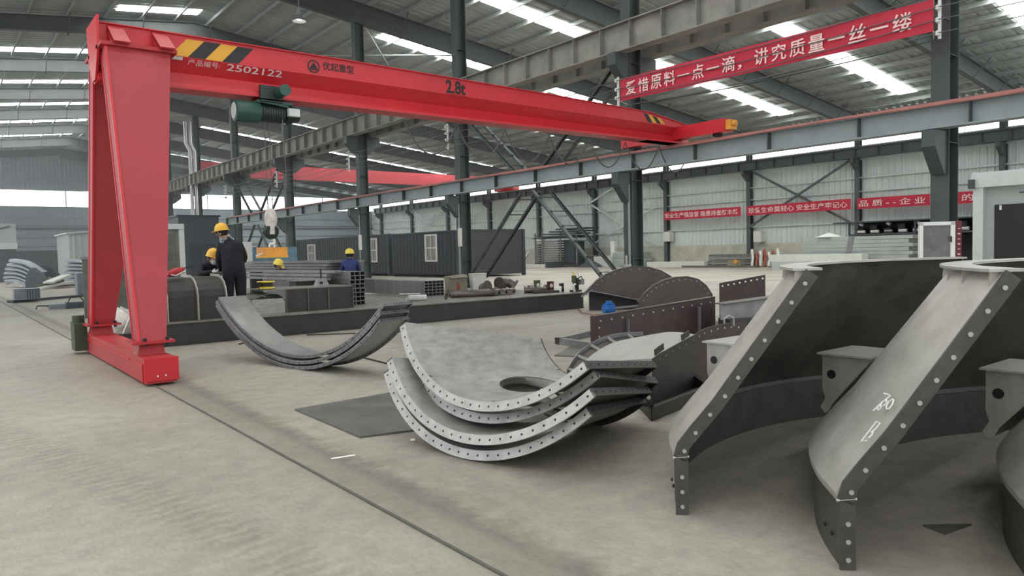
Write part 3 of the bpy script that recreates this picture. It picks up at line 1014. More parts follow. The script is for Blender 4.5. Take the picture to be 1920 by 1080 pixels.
# ------------------------------------------------------------------ electric hoist on the girder
t = thing('electric_hoist', 'dark green electric wire-rope hoist hanging from the red girder', 'hoist', (4.32, GY, 3.6))
b = MB(); b.lathe([(0, -0.015), (0.13, -0.015), (0.165, 0.0), (0.17, 0.02), (0.17, 0.36), (0.155, 0.38), (0, 0.38)], (3.80, GY - 0.1, 3.79), (1, 0, 0), 26); b.build('motor_housing', M['hoistgreen'], t, True)
b = MB(); b.lathe([(0, -0.02), (0.12, -0.02), (0.13, -0.012)], (3.80, GY - 0.1, 3.79), (1, 0, 0), 26); b.build('end_cover', M['paleframe'], t)
b = MB(); b.lathe([(0, 0), (0.13, 0)] + [(0.13 + (0.012 if k % 2 else 0), 0.02 * k) for k in range(1, 21)] + [(0, 0.42)], (4.18, GY - 0.1, 3.79), (1, 0, 0), 20); b.build('rope_drum', M['hoistblack'], t)
b = MB(); b.lathe([(0, 0), (0.16, 0.0), (0.165, 0.05), (0.13, 0.12), (0.10, 0.22), (0, 0.23)], (4.60, GY - 0.1, 3.79), (1, 0, 0), 20); b.build('gearbox', M['hoistblack'], t, True)
b = MB(); b.box((4.58, GY - 0.34, 3.74), (4.76, GY - 0.26, 3.86)); b.build('control_box', M['paleframe'], t)
b = MB(); b.box((4.12, GY - 0.22, 3.93), (4.70, GY + 0.05, 3.97)); b.bar((4.15, GY - 0.2, 3.95), (4.62, GY - 0.22, 3.9), 0.03, 0.03); b.build('frame', M['hoistgreen'], t)
b = MB(); b.box((4.16, GY - 0.26, 3.97), (4.52, GY - 0.2, 4.2)); b.box((4.16, GY + 0.2, 3.97), (4.52, GY + 0.26, 4.2)); b.box((4.16, GY - 0.26, 3.95), (4.52, GY + 0.26, 3.99)); tr = b.build('trolley', M['hoistblack'], t)
for xx in (4.22, 4.46):
    for yy in (-0.2, 0.2):
        b = MB(); b.cyl((xx, GY + yy * 0.98, 4.1), (xx, GY + yy * 1.12, 4.1), 0.065, 16); b.build('wheel', M['hoistblack'], tr)
b = MB(); b.cyl((4.46, GY - 0.27, 4.10), (4.46, GY - 0.50, 4.10), 0.085, 16); b.cyl((4.46, GY - 0.50, 4.10), (4.46, GY - 0.53, 4.10), 0.09, 16); b.build('travel_motor', M['hoistgreen'], tr)
for dx in (-0.04, 0.04):
    b = MB(); b.cyl((4.30 + dx, GY - 0.1, 3.68), (4.30 + dx, GY - 0.1, 2.22), 0.008, 6); b.build('wire_rope', M['wire'], t)
b = MB(); b.cyl((4.52, GY - 0.2, 3.7), (4.53, GY - 0.25, 2.6), 0.009, 6); b.build('pendant_cable', M['wire'], t)
b = MB(); b.lathe([(0.0, 0.42), (0.05, 0.41), (0.09, 0.34), (0.10, 0.22), (0.07, 0.10), (0.06, 0.0), (0, 0)], (4.30, GY - 0.1, 1.86), (0, 0, 1), 14); hb = b.build('hook_block', M['junk'], t, True)
b = MB(); b.lathe([(0.0, -0.05), (0.11, -0.045), (0.125, 0), (0.11, 0.045), (0, 0.05)], (4.30, GY - 0.1, 1.90), (0, 1, 0.2), 18); b.build('sheave', M['hoistblack'], t)
b = MB(); b.tube([(4.30, GY - 0.1, 1.87), (4.31, GY - 0.1, 1.81), (4.345, GY - 0.1, 1.755), (4.34, GY - 0.1, 1.715), (4.30, GY - 0.1, 1.70), (4.265, GY - 0.1, 1.72)], [0.02, 0.022, 0.022, 0.02, 0.016, 0.01], 8); b.build('hook', M['bolt'], t, True)

t = thing('lifting_magnet', 'orange-yellow permanent lifting magnet hanging from the hoist hook', 'lifting magnet', (4.30, GY - 0.1, 1.5))
b = MB(); b.box((4.09, GY - 0.22, 1.50), (4.51, GY + 0.02, 1.65)); b.build('body', M['orange'], t)
b = MB(); b.box((4.08, GY - 0.23, 1.485), (4.52, GY + 0.03, 1.515)); b.build('base_rail', M['yellow'], t)
b = MB(); b.lathe([(0.035, -0.012), (0.052, -0.012), (0.052, 0.012), (0.035, 0.012), (0.035, -0.012)], (4.30, GY - 0.1, 1.675), (0, 1, 0), 18); b.build('lifting_eye', M['bolt'], t)
b = MB(); b.bar((4.10, GY - 0.235, 1.56), (3.98, GY - 0.27, 1.52), 0.02, 0.02); b.build('lever', M['offwhite'], t)

# ------------------------------------------------------------------ second red crane far down the hall
t = thing('overhead_crane', 'far red overhead crane spanning the next bay, seen under the gantry girder', 'crane', (30, 57.4, 7.42))
b = MB(); b.box((15.2, 57.1, 7.62), (44.4, 57.7, 8.66)); b.build('girder', M['redleg'], t)
b = MB(); b.box((44.4, 55.9, 7.42), (45.2, 58.9, 7.8)); b.build('end_carriage', M['red'], t)
b = MB(); b.box((43.8, 57.0, 7.42), (44.45, 57.05, 7.66)); b.build('bracket', M['red'], t)
t = thing('ceiling_lamp', 'round high-bay lamp hanging alone under the roof, upper left', 'lamp', (12.2, 29.2, 11))
lp = at(561, 40, 30)
b = MB(); b.lathe([(0, 0.5), (0.08, 0.5), (0.1, 0.25), (0.28, 0.0)], lp, (0, 0, 1), 16); b.cyl(lp + V((0, 0, 0.5)), V((lp.x, lp.y, roof_z(lp.x) - 0.05)), 0.02, 6); b.build('lamp_shade', M['purlin'], t)
b = MB(); b.lathe([(0, 0.05), (0.1, 0.07), (0.14, 0.12), (0, 0.2)], lp, (0, 0, 1), 14); b.build('bulb', M['lamp'], t)

# ------------------------------------------------------------------ foreground: three cone segments standing in a row
def ring_pt(c, r, a, z):
    return V((c[0] + r * math.cos(a), c[1] + r * math.sin(a), z))


FC = (5.13, 0.82)
A0, A1 = math.radians(136.8), math.radians(52)
PROF = [(2.635, 0.30), (2.655, 0.325), (2.66, 0.36), (2.63, 0.41), (2.56, 0.50), (2.44, 0.645), (1.93, 1.365)]


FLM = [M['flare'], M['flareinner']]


def make_flare():
    t = thing('cone_segment', '', 'steel segment', (FC[0] + 2.65 * math.cos(A0), FC[1] + 2.65 * math.sin(A0), 0), 'flared cone segments on the right')
    N = 40
    A = [A0 + (A1 - A0) * k / N for k in range(N + 1)]
    # coned shell with a rolled lower lip
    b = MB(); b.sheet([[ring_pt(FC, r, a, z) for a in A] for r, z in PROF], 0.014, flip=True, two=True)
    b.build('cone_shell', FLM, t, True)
    b = MB(); b.sheet([[ring_pt(FC, 2.63, a, z) for a in A] for z in (0.0, 0.12, 0.24, 0.325)], 0.014, flip=True)
    low = b.build('lower_skirt', M['flaredark'], t, True)  # dark colour paints in the shade below the cone lip
    for k in range(2):
        a = A0 - math.radians(2.2 + 2.6 * k)
        b = MB(); p = ring_pt(FC, 2.64, a, 0.13); q = ring_pt(FC, 2.652, a, 0.13); b.cyl(p, q, 0.010, 8)
        b.build('bolt_hole_shade', M['black'], low)  # raised black disc paints the dark inside of a hole
    # bolted flanges along both split edges, turned inwards
    for a, sgn in ((A0, 1), (A1, -1)):
        rad = V((math.cos(a), math.sin(a), 0))
        tan = V((-math.sin(a), math.cos(a), 0)) * sgn
        low_o = [(2.645, 0.0), (2.645, 0.335)]
        low_i = [(2.575, 0.0), (2.575, 0.31)]
        up_o = [(2.655, 0.335), (2.632, 0.41), (2.562, 0.50), (2.442, 0.645), (1.932, 1.362)]
        up_i = [(2.585, 0.30), (2.568, 0.375), (2.50, 0.459), (2.382, 0.602), (1.871, 1.319)]
        for i, (oo, ii) in enumerate(((low_o, low_i), (up_o, up_i))):
            b = MB()
            for q in range(len(oo) - 1):
                b.prism([V((FC[0], FC[1], z)) + rad * r - tan * 0.003 for r, z in (oo[q], oo[q + 1], ii[q + 1], ii[q])], tan * 0.015)
            fl = b.build('split_flange', M['flaredark'], t)
            n = 3 if i == 0 else 10
            for k in range(n):
                f = (k + 0.45) / n if i else 0.15 + 0.26 * k
                (r0_, z0_), (r1_, z1_) = (oo[0], oo[1]) if i == 0 else (oo[0], oo[-1])
                (r2_, z2_), (r3_, z3_) = (ii[0], ii[1]) if i == 0 else (ii[0], ii[-1])
                r = (r0_ + r2_) / 2 + ((r1_ + r3_) / 2 - (r0_ + r2_) / 2) * f
                z = (z0_ + z2_) / 2 + ((z1_ + z3_) / 2 - (z0_ + z2_) / 2) * f
                if i and f < 0.3: r += 0.018 * math.sin(PI * f / 0.3)
                p = V((FC[0], FC[1], z)) + rad * r + tan * 0.011
                b = MB(); b.cyl(p, p + tan * 0.007, 0.0115, 10); b.build('bolt', M['dullbolt'], fl)
        b = MB()
        p = V((FC[0], FC[1], 0.325)) + rad * 2.66 + tan * 0.006
        b.tube([p, p - rad * 0.09 + V((0, 0, 0.006))], 0.007, 6)
        b.build('weld', M['weld'], t)
    # top flange ring with gussets
    b = MB(); b.sheet([[ring_pt(FC, r, a, 1.368) for a in A] for r in (1.845, 2.0)], 0.014, flip=False)
    tf = b.build('top_flange', M['flare'], t, True)
    n = 11
    for k in range(n):
        a = A0 + (A1 - A0) * (k + 0.12) / (n - 0.5)
        rad = V((math.cos(a), math.sin(a), 0)); tan = V((-math.sin(a), math.cos(a), 0))
        b = MB()
        b.prism([V((FC[0], FC[1], z)) + rad * r - tan * 0.005 for r, z in ((1.98, 1.366), (1.93, 1.366), (1.985, 1.285), (1.985, 1.30))], tan * 0.01)
        b.build('gusset', M['flare'], tf)
    # lug box on the outside, square to the row
    x0, x1 = 4.70, 5.13
    b = MB(); b.prism([(x0, 3.19, 0.75), (x0, 3.535, 0.75), (x0, 3.535, 0.52), (x0, 3.515, 0.45), (x0, 3.55, 0.39), (x0, 3.52, 0.35), (x0, 3.49, 0.37), (x0, 3.465, 0.42), (x0, 3.40, 0.50), (x0, 3.28, 0.645)], (x1 - x0, 0, 0))
    lug = b.build('lug_box', M['flare'], t)
    b = MB(); b.box((x0 - 0.03, 3.19, 0.75), (x1 + 0.03, 3.56, 0.762)); b.build('lug_top', M['palesteel'], lug)
    b = MB(); b.cyl((x0 - 0.004, 3.47, 0.62), (x0 + 0.01, 3.47, 0.62), 0.03, 14); b.build('pin_hole_shade', M['black'], lug)  # flat black disc, the pin hole's shade put into colour
    return t


flares = []
f0 = make_flare()
f0['label'] = 'leftmost flared steel cone segment, fully open to view, beside the stacked shells'
f1 = dup(f0, (0, -0.946, 0), 'middle flared steel cone segment, chalked with white numbers on its pale side')
f2 = dup(f0, (0.03, -1.92, 0), 'rightmost flared steel cone segment, mostly cut off by the picture edge')
# chalk on the middle one: strokes lie on the outside of the shell
def on_cone(a, f, lift=0.016):
    r = 2.64 + (1.93 - 2.64) * f
    z = 0.41 + (1.365 - 0.41) * f
    p = ring_pt((FC[0], FC[1] - 0.946), r, math.radians(a), z)
    n = V((math.cos(math.radians(a)) * 0.8, math.sin(math.radians(a)) * 0.8, 0.6))
    return p + n * lift


strokes = [[(132.6, 0.378), (133.95, 0.383), (134.46, 0.3825), (134.11, 0.3595), (133.66, 0.332), (133.3, 0.2965)] ,
[(134.35, 0.36), (133.82, 0.3485), (133.89, 0.3325), (134.53, 0.322), (134.27, 0.3095), (133.8, 0.3115), (133.76, 0.3245), (134.72, 0.337), (134.75, 0.3505), (134.35, 0.36)] ,
[(135.4, 0.3745), (135.01, 0.3595), (135.27, 0.339), (135.76, 0.329), (136.16, 0.3345), (136.16, 0.3555), (135.8, 0.37), (135.4, 0.3745)] ,
[(136.68, 0.1865), (135.72, 0.1715), (135.7, 0.219), (135.69, 0.268), (136.59, 0.2695), (136.56, 0.2425), (136.22, 0.22), (136.58, 0.229), (136.74, 0.2115), (136.6, 0.1985)] ]
for s in strokes:
    b = MB(); b.tube([on_cone(a, f) for a, f in s], 0.0032, 5)
    b.build('chalk_mark', M['chalk'], f1)

# ------------------------------------------------------------------ four nested half shells on the floor
def shell_frame(yaw, tilt):
    a = V((math.sin(yaw) * math.cos(tilt), math.cos(yaw) * math.cos(tilt), math.sin(tilt)))
    u = V((math.cos(yaw), -math.sin(yaw), 0.0))
    return a, u, u.cross(a)


def conical_shell(name, label, group, pose, r0, r1, L, t0, t1, fw, sm, fm, dm, holes, back_flange=True, cut=None, thick=0.012, edge=True):
    cx, cy, cz, yaw, tilt, dt = pose
    a, u, w = shell_frame(yaw, tilt)
    c = V((cx, cy, cz))
    t = thing(name, label, 'steel segment', (cx, cy, 0), group)
    t0, t1 = t0 + dt, t1 + dt

    def P(s, th, r_add=0.0):
        r = r0 + (r1 - r0) * s + r_add
        return c + a * (L * s) + (u * math.cos(th) + w * math.sin(th)) * r
    NT, NS = 64, 14
    if cut is None:
        b = MB(); b.sheet([[P(s / NS, t0 + (t1 - t0) * k / NT) for k in range(NT + 1)] for s in range(NS + 1)], thick)
        b.build('shell', sm, t, True)
    else:
        # plate with an oval opening: a window of the grid is replaced by a ring of quads
        th_c, s_c, th_r, s_r = cut
        b = MB()
        box = [(-1, -1), (-.5, -1), (0, -1), (.5, -1), (1, -1), (1, -.5), (1, 0), (1, .5), (1, 1), (.5, 1), (0, 1), (-.5, 1), (-1, 1), (-1, .5), (-1, 0), (-1, -.5)]
        K = 1.35
        tb0, tb1, sb0, sb1 = th_c - th_r * K, th_c + th_r * K, s_c - s_r * K, min(0.985, s_c + s_r * K)

        def grid(ta, tb, sa, sb, nt, ns):
            b.sheet([[P(sa + (sb - sa) * i / ns, ta + (tb - ta) * k / nt) for k in range(nt + 1)] for i in range(ns + 1)], thick, walls=())
        grid(t0, tb0, 0, 1, 24, NS); grid(tb1, t1, 0, 1, 24, NS)
        grid(tb0, tb1, 0, sb0, 16, 4); grid(tb0, tb1, sb1, 1, 16, 2)
        ring = []
        for layer in range(4):
            q = layer / 3
            row = []
            for j in range(65):
                jj = (j % 64) / 4
                i0 = int(jj) % 16; i1 = (i0 + 1) % 16; fr = jj - int(jj)
                bx = box[i0][0] + (box[i1][0] - box[i0][0]) * fr
                by = box[i0][1] + (box[i1][1] - box[i0][1]) * fr
                an = math.atan2(by, bx)
                ot = (tb0 + tb1) / 2 + bx * (tb1 - tb0) / 2
                os_ = (sb0 + sb1) / 2 + by * (sb1 - sb0) / 2
                it, is_ = th_c + th_r * math.cos(an), s_c + s_r * math.sin(an)
                row.append(P(os_ + (is_ - os_) * q, ot + (it - ot) * q))
            ring.append(row)
        b.sheet(ring, thick, walls=('r1',))
        b.build('shell', sm, t, True)
    # front arc flange with its row of holes
    b = MB()
    b.holed(lambda s, q: P(0, t0 + (t1 - t0) * s) + (u * math.cos(t0 + (t1 - t0) * s) + w * math.sin(t0 + (t1 - t0) * s)) * (fw * q), lambda s: a, holes, 0.0095, r0 * (t1 - t0), fw, 0.012)
    b.build('front_flange', [fm, M['black']], t)
    if back_flange:
        b = MB()
        b.holed(lambda s, q: P(1, t0 + (t1 - t0) * s) + (u * math.cos(t0 + (t1 - t0) * s) + w * math.sin(t0 + (t1 - t0) * s)) * (fw * q), lambda s: -a, holes, 0.0095, r1 * (t1 - t0), fw, 0.012)
        b.build('back_flange', [dm, M['black']], t)
    if edge:
        for th, sgn in ((t0, 1), (t1, -1)):
            rad = u * math.cos(th) + w * math.sin(th)
            tan = (u * -math.sin(th) + w * math.cos(th)) * sgn
            b = MB()
            sl = math.hypot(L, r1 - r0)
            b.holed(lambda s, q: P(s, th) + rad * (fw * q), lambda s: tan, 10, 0.0095, sl, fw, 0.012)
            b.build('edge_flange', [dm, M['black']], t)
    return t


R0, R1, LS, T0, T1, FW = 1.311, 0.833, 1.305, 3.761, 5.502, 0.071
POSES = [((3.575, 4.463, 1.615, 1.439, -0.400, 0), 'topmost of the four stacked steel shells, with the big oval opening'),
         ((3.704, 4.555, 1.476, 1.418, -0.449, 0.049), 'second shell from the top of the stack, shaded under the one with the oval opening'),
         ((3.464, 4.433, 1.397, 1.384, -0.413, 0.056), 'third shell from the top of the stack, its left end sticking out'),
         ((3.446, 4.464, 1.290, 1.366, -0.385, 0.040), 'bottom shell of the four stacked steel shells, resting on the floor')]
for k, (pose, lab) in enumerate(POSES):
    conical_shell('conical_shell', lab, 'stacked conical half shells', pose, R0, R1, LS, T0, T1, FW, M['steel'], M['steelflange'], M['darksteel'], 25,
                  cut=(4.565, 0.585, 0.215, 0.225) if k == 0 else (4.56, 0.68, 0.36, 0.27))  # lower openings enlarged, unseen, so the top one shows dark

# ------------------------------------------------------------------ wide curved ring segments in front of the platform
UP = (3.671, 9.447, 2.837, 1.351, 0.014, 0.0)
for k, (dx, dy, dz, dyaw, dt, lab) in enumerate(((0, 0, 0, 0, 0, 'topmost of the curved ring segments lying like a cradle before the platform'),
                                                 (-0.03, -0.004, -0.074, 0.0, -0.012, 'middle curved ring segment of the cradle-like pile'),
                                                 (-0.02, -0.012, -0.145, 0.0, -0.022, 'lowest curved ring segment of the cradle-like pile, touching the floor'))):
    pose = (UP[0] + dx, UP[1] + dy, UP[2] + dz, UP[3] + dyaw, UP[4], dt)
    conical_shell('ring_segment', lab, 'curved ring segments', pose, 2.647, 2.66, 0.45, 3.951, 5.477, 0.045, M['uinner'], M['ugrey'], M['ugrey'], 30, edge=True, thick=0.01)

# ------------------------------------------------------------------ plates lying on the floor
b = MB(); b.prism([ground(553, 770), ground(675, 822), ground(800, 806), ground(735, 738)], (0, 0, 0.018))
tag(b.build('steel_sheet', M['plate']), 'flat dark steel sheet lying on the floor beside the stacked shells', 'steel sheet')
b = MB(); b.prism([ground(1730, 987), ground(1772, 1003), ground(1822, 985)], (0, 0, 0.01))
tag(b.build('triangle_offcut', M['plate']), 'small dark triangular offcut on the floor at lower right', 'offcut')
b = MB(); b.prism([ground(1040, 668), ground(1130, 672), ground(1180, 655), ground(1080, 645)], (0, 0, 0.015))
tag(b.build('steel_sheet', M['plate']), 'dark steel sheet on the floor behind the stacked shells', 'steel sheet')
b = MB(); b.prism([ground(620, 859), ground(622, 861), ground(667, 854), ground(665, 852)], (0, 0, 0.001))
tag(b.build('chalk_line', M['chalk']), 'short white chalk line on the floor between the floor rail and the steel sheet', 'chalk line')
b = MB(); c = ground(770, 828); b.cyl(c + V((0, 0, 0.012)), c + V((0.03, -0.02, 0.012)), 0.012, 6)
tag(b.build('loose_bolt', M['bolt']), 'tiny loose bolt on the floor left of the stacked shells', 'bolt')
for k, (p, q, lab) in enumerate((((575, 628), (755, 622), 'thin steel rod on the floor behind the curved ring segments'), ((660, 665), (728, 682), 'thin steel rod on the floor right of the curved ring segments'), ((448, 645), (475, 640), 'short bar poking out from under the curved ring segments'))):
    b = MB(); b.cyl(ground(*p, 0.012), ground(*q, 0.012), 0.012, 6)
    tag(b.build('steel_rod', M['darksteel']), lab, 'rod')

# ------------------------------------------------------------------ curved segment lying behind the stack, with arc flange and dark side
t = thing('curved_segment', 'pale curved steel segment lying behind the stacked shells, with a ribbed arc flange', 'steel segment', ground(1100, 700))
def smooth(pts, n):
    out = []
    for i in range(n + 1):
        q = i / n * (len(pts) - 1)
        k = min(len(pts) - 2, int(q)); f = q - k
        g = [pts[max(0, k - 1)], pts[k], pts[k + 1], pts[min(len(pts) - 1, k + 2)]]
        out.append(0.5 * (2 * g[1] + (g[2] - g[0]) * f + (2 * g[0] - 5 * g[1] + 4 * g[2] - g[3]) * f * f + (3 * g[1] - g[0] - 3 * g[2] + g[3]) * f ** 3))
    return out


RIM = smooth([at(*p) for p in ((1062, 693, 8.5), (1077, 669, 8.6), (1100, 648, 8.7), (1130, 632, 8.8), (1165, 624, 8.95), (1205, 622, 9.1))], 20)
ARC = smooth([at(*p) for p in ((1084, 697, 8.35), (1098, 676, 8.45), (1120, 658, 8.55), (1148, 643, 8.65), (1180, 635, 8.8), (1216, 630, 8.95))], 20)
P1 = smooth([at(*p) for p in ((1222, 673, 6.9), (1236, 663, 7.05), (1252, 654, 7.2), (1268, 645, 7.4), (1285, 636, 7.6), (1302, 627, 7.8))], 20)
N = 8
rows = [[ARC[i].lerp(P1[i], j / N) + V((0, 0, 0.04 * math.sin(PI * j / N))) for j in range(N + 1)] for i in range(21)]
b = MB(); b.sheet(rows, 0.012); b.build('curved_plate', M['palesteel'], t, True)
b = MB(); b.sheet([[V((p.x, p.y, max(0.02, p.z - 0.72 * q))) for p in P1] for q in (0, 0.33, 0.66, 1.0)], 0.012); sd = b.build('side_plate', M['darksteel'], t)
for i in range(1, 20, 3):
    p = P1[i] - V((0, 0, 0.05)); n = V((-0.75, -0.66, 0))
    b = MB(); b.cyl(p, p + n * 0.02, 0.011, 8); b.build('bolt', M['dullbolt'], sd)
b = MB(); b.sheet([[ARC[i] + V((0, 0, -0.05)) for i in range(21)], [RIM[i] + V((0, 0, -0.05)) for i in range(21)]], 0.012); af = b.build('arc_flange', M['brownplate'], t, True)
b = MB(); b.sheet([[p + V((0, 0, 0.0)) for p in RIM], [p - V((0, 0, 0.05)) for p in RIM]], 0.014); b.build('rim_strip', M['tube'], af, True)
for i in (1, 5, 9, 13, 17):
    b = MB(); b.bar(ARC[i] + V((0, 0, -0.02)), RIM[i] + V((0, 0, -0.02)), 0.010, 0.03); b.build('rib', M['palesteel'], af)
for i in (4, 16):
    p = P1[i]; d = (P1[i + 1] - P1[i - 1]).normalized()
    b = MB(); b.bar(p - d * 0.1 + V((0, 0, 0.035)), p + d * 0.1 + V((0, 0, 0.045)), 0.012, 0.06); b.build('lifting_tab', M['darksteel'], t)

# maroon curved band with bolts behind it
t = thing('curved_band', 'low maroon curved band with bolts, behind the pale curved segment', 'steel segment', at(1340, 640, 8.2))
cp = [(1300, 627, 7.9), (1320, 616, 8.1), (1345, 608, 8.3), (1370, 605, 8.5), (1398, 606, 8.7)]
top = [at(*p) for p in cp]
b = MB(); b.sheet([top, [V((p.x, p.y, 0.0)) for p in top]], 0.014); bd = b.build('band', M['purple'], t, True)
for i in range(9):
    q = i / 8 * 4; k = min(3, int(q)); p = top[k].lerp(top[k + 1], q - k) - V((0, 0, 0.05)); n = V((-0.8, -0.55, 0))
    b = MB(); b.cyl(p, p + n * 0.025, 0.013, 8); b.build('bolt', M['bolt'], bd)
b = MB()
p = at(1358, 612, 8.4)
b.tube([p, p + V((0.0, 0, 0.09)), p + V((0.06, -0.02, 0.12)), p + V((0.11, -0.05, 0.09)), p + V((0.11, -0.05, 0.0))], 0.012, 6); b.build('lifting_loop', M['steel'], t)

# maroon flanged plate standing on edge
t = thing('flanged_plate', 'maroon flanged plate standing on edge, bolts along its sloping top', 'steel plate', ground(1120, 640))
qa, qb = at(1117, 594, 10.4), at(1341, 557, 11.6)
d = (V((qb.x, qb.y, 0)) - V((qa.x, qa.y, 0))).normalized(); n = V((d.y, -d.x, 0))
b = MB(); b.prism([qa, qb, V((qb.x, qb.y, 0)), V((qa.x, qa.y, 0))], -n * 0.014); pl = b.build('plate', M['purple'], t)
b = MB(); b.bar(qa - n * 0.06, qb - n * 0.06, 0.12, 0.014); b.bar(V((qa.x, qa.y, 0)) - n * 0.06, qa - n * 0.06, 0.014, 0.12, up=n); b.build('flange', M['purple'], t)
for k in range(12):
    p = qa.lerp(qb, (k + 0.4) / 12) - V((0, 0, 0.07))
    b = MB(); b.cyl(p, p + n * 0.016, 0.0125, 8); b.build('bolt', M['dullbolt'], pl)
for k in range(2):
    p = qa + d * 0.05 - V((0, 0, 0.16 + 0.13 * k))
    b = MB(); b.cyl(p, p + n * 0.016, 0.0125, 8); b.build('bolt', M['dullbolt'], pl)
for f in (0.235, 0.84):
    p = qa.lerp(qb, f) - V((0, 0, 0.1))
    b = MB(); b.bar(V((p.x, p.y, 0.02)) + n * 0.03, p + n * 0.03, 0.012, 0.06, up=n); b.build('rib', M['tube'], pl)

# two arc plates
def arc_plate(label, pts, depth, rim_side, mt, low=None):
    P = [at(x, y, depth) for x, y in pts]
    base = V((sum(p.x for p in P) / len(P), sum(p.y for p in P) / len(P), 0))
    t = thing('arc_plate', label, 'steel plate', base, 'dished end plates')
    n = V((-0.62, -0.785, 0))
    foot = [at(x, y, depth) for x, y in low] if low else [V((P[-1].x, P[-1].y, 0.0)), V((P[0].x, P[0].y, 0.0))]
    b = MB(); b.prism(P + foot, -n * 0.02); b.build('plate', mt, t)
    if low:
        zz_ = [V((p.x, p.y, p.z)) - n * 0.3 for p in foot]
        b = MB(); b.prism([zz_[0], zz_[-1], V((zz_[-1].x, zz_[-1].y, 0)), V((zz_[0].x, zz_[0].y, 0))], -n * 0.1); b.build('void_shade_panel', M['darksteel'], t)  # added dark panel paints the shadowed void below the plate
    rim = P
    b = MB(); b.sheet([[p + n * 0.012 for p in rim], [p - n * 0.22 for p in rim]], 0.014); r = b.build('rim_flange', mt, t)
    m = 14
    for k in range(m):
        q = (k + 0.5) / m * (len(rim) - 1); i = min(len(rim) - 2, int(q))
        p = rim[i].lerp(rim[i + 1], q - i)
        c = (V((base.x, base.y, 0.2)) - p).normalized() * 0.07
        b = MB(); b.cyl(p + c, p + c + n * 0.02, 0.018, 8); b.build('bolt', M['tube'], r)
    return t, P, n


t, P, n = arc_plate('left arc-shaped brown end plate standing before the dark column', [(1090, 556), (1105, 541), (1120, 525), (1138, 513), (1160, 504), (1188, 499), (1216, 500), (1240, 507), (1262, 520), (1272, 535)], 17.6, 0, M['brownplate'], low=[(1272, 575), (1197, 562), (1107, 545)])
a, c = at(1107, 545, 17.55), at(1197, 562, 17.55)
b = MB(); b.bar(a, c, 0.16, 0.02); b.bar(a, at(1090, 557, 17.55), 0.16, 0.02); b.build('lower_flange', M['tube'], t)
arc_plate('right arc-shaped brown end plate, lower and nearer, bolts round its rim', [(1197, 567), (1210, 549), (1226, 535), (1246, 525), (1268, 519), (1290, 518), (1310, 523), (1325, 535), (1336, 552)], 15.6, 0, M['brownplate'])

# small maroon plate and the beams right of it
t = thing('angled_plate', 'small maroon angled plate with a slanted bolted top, right of the arc plates', 'steel plate', at(1392, 560, 14))
a, c, e, f = at(1349, 531, 13.6), at(1435, 515, 13.6), at(1435, 546, 13.6), at(1349, 549, 13.6)
b = MB(); b.prism([a, c, V((c.x, c.y, 0)), V((a.x, a.y, 0))], V((0.5, 0.8, 0)) * 0.015); pl = b.build('plate', M['purple'], t)
for k in range(8):
    p = a.lerp(c, (k + 0.5) / 8) - V((0, 0, 0.06)); b = MB(); b.cyl(p, p + V((-0.01, -0.013, 0)), 0.016, 8); b.build('bolt', M['bolt'], pl)
t = thing('steel_beam', 'pale-topped steel beam lying on edge right of the maroon flanged plate', 'beam', at(1400, 590, 11))
a, c = at(1350, 578, 11.0), at(1480, 560, 11.4)
b = MB(); b.bar(a - V((0, 0, 0.06)), c - V((0, 0, 0.06)), 0.02, 0.24); b.build('web', M['tube'], t)
b = MB(); b.bar(a + V((0.05, 0.05, 0.06)), c + V((0.05, 0.05, 0.06)), 0.28, 0.014); b.build('flange', M['brownplate'], t)
b = MB(); b.bar(V((a.x + 0.1, a.y, 0.2)), V((c.x + 0.1, c.y, 0.2)), 0.3, 0.4); b.build('support_block', M['darksteel'], t)
t = thing('steel_beam', 'rusty pale block beam under the maroon angled plate', 'beam', ground(1380, 620))
a, c = ground(1350, 628), ground(1480, 622)
b = MB(); b.bar(a + V((0, 0, 0.11)), c + V((0, 0, 0.11)), 0.3, 0.22); b.build('web', M['carton'], t)

# square tube frame on the floor
t = thing('tube_frame', 'open rectangular frame of square steel tube on the floor', 'frame', ground(1100, 645))
pa, pb, pc, pd = ground(1048, 645), ground(1165, 663), ground(1235, 640), ground(1118, 628)
for p, q in ((pa, pb), (pb, pc), (pc, pd), (pd, pa)):
    b = MB(); b.bar(p + V((0, 0, 0.05)), q + V((0, 0, 0.05)), 0.07, 0.1); b.build('tube', M['tube'], t)
b = MB(); b.box((pa.x - 0.05, pa.y - 0.05, 0.0), (pa.x + 0.03, pa.y + 0.04, 0.104)); b.build('end_cap', M['darksteel'], t)

# shallow dark tray with lifting lug
t = thing('steel_tray', 'shallow dark steel tray with an upright lug, on the floor behind the stacked shells', 'tray', ground(1240, 780))
pa, pb, pc, pd = ground(1222, 790), ground(1330, 745), ground(1300, 722), ground(1190, 755)
b = MB(); b.prism([pa, pb, pc, pd], (0, 0, 0.01)); b.build('bottom', M['darksteel'], t)
for p, q in ((pa, pb), (pb, pc), (pc, pd), (pd, pa)):
    b = MB(); b.bar(p + V((0, 0, 0.06)), q + V((0, 0, 0.06)), 0.012, 0.12); b.bar(p + V((0, 0, 0.12)), q + V((0, 0, 0.12)), 0.05, 0.012); b.build('side', M['darksteel'], t)
b = MB(); b.bar(pa + V((0.02, 0.06, 0.12)), pa + V((0.02, 0.06, 0.25)), 0.1, 0.012); b.build('lug', M['darksteel'], t)
b = MB(); c = pa + V((0.02, 0.05, 0.2)); b.cyl(c, c + V((-0.012, -0.012, 0)), 0.018, 8); b.build('bolt', M['bolt'], t)

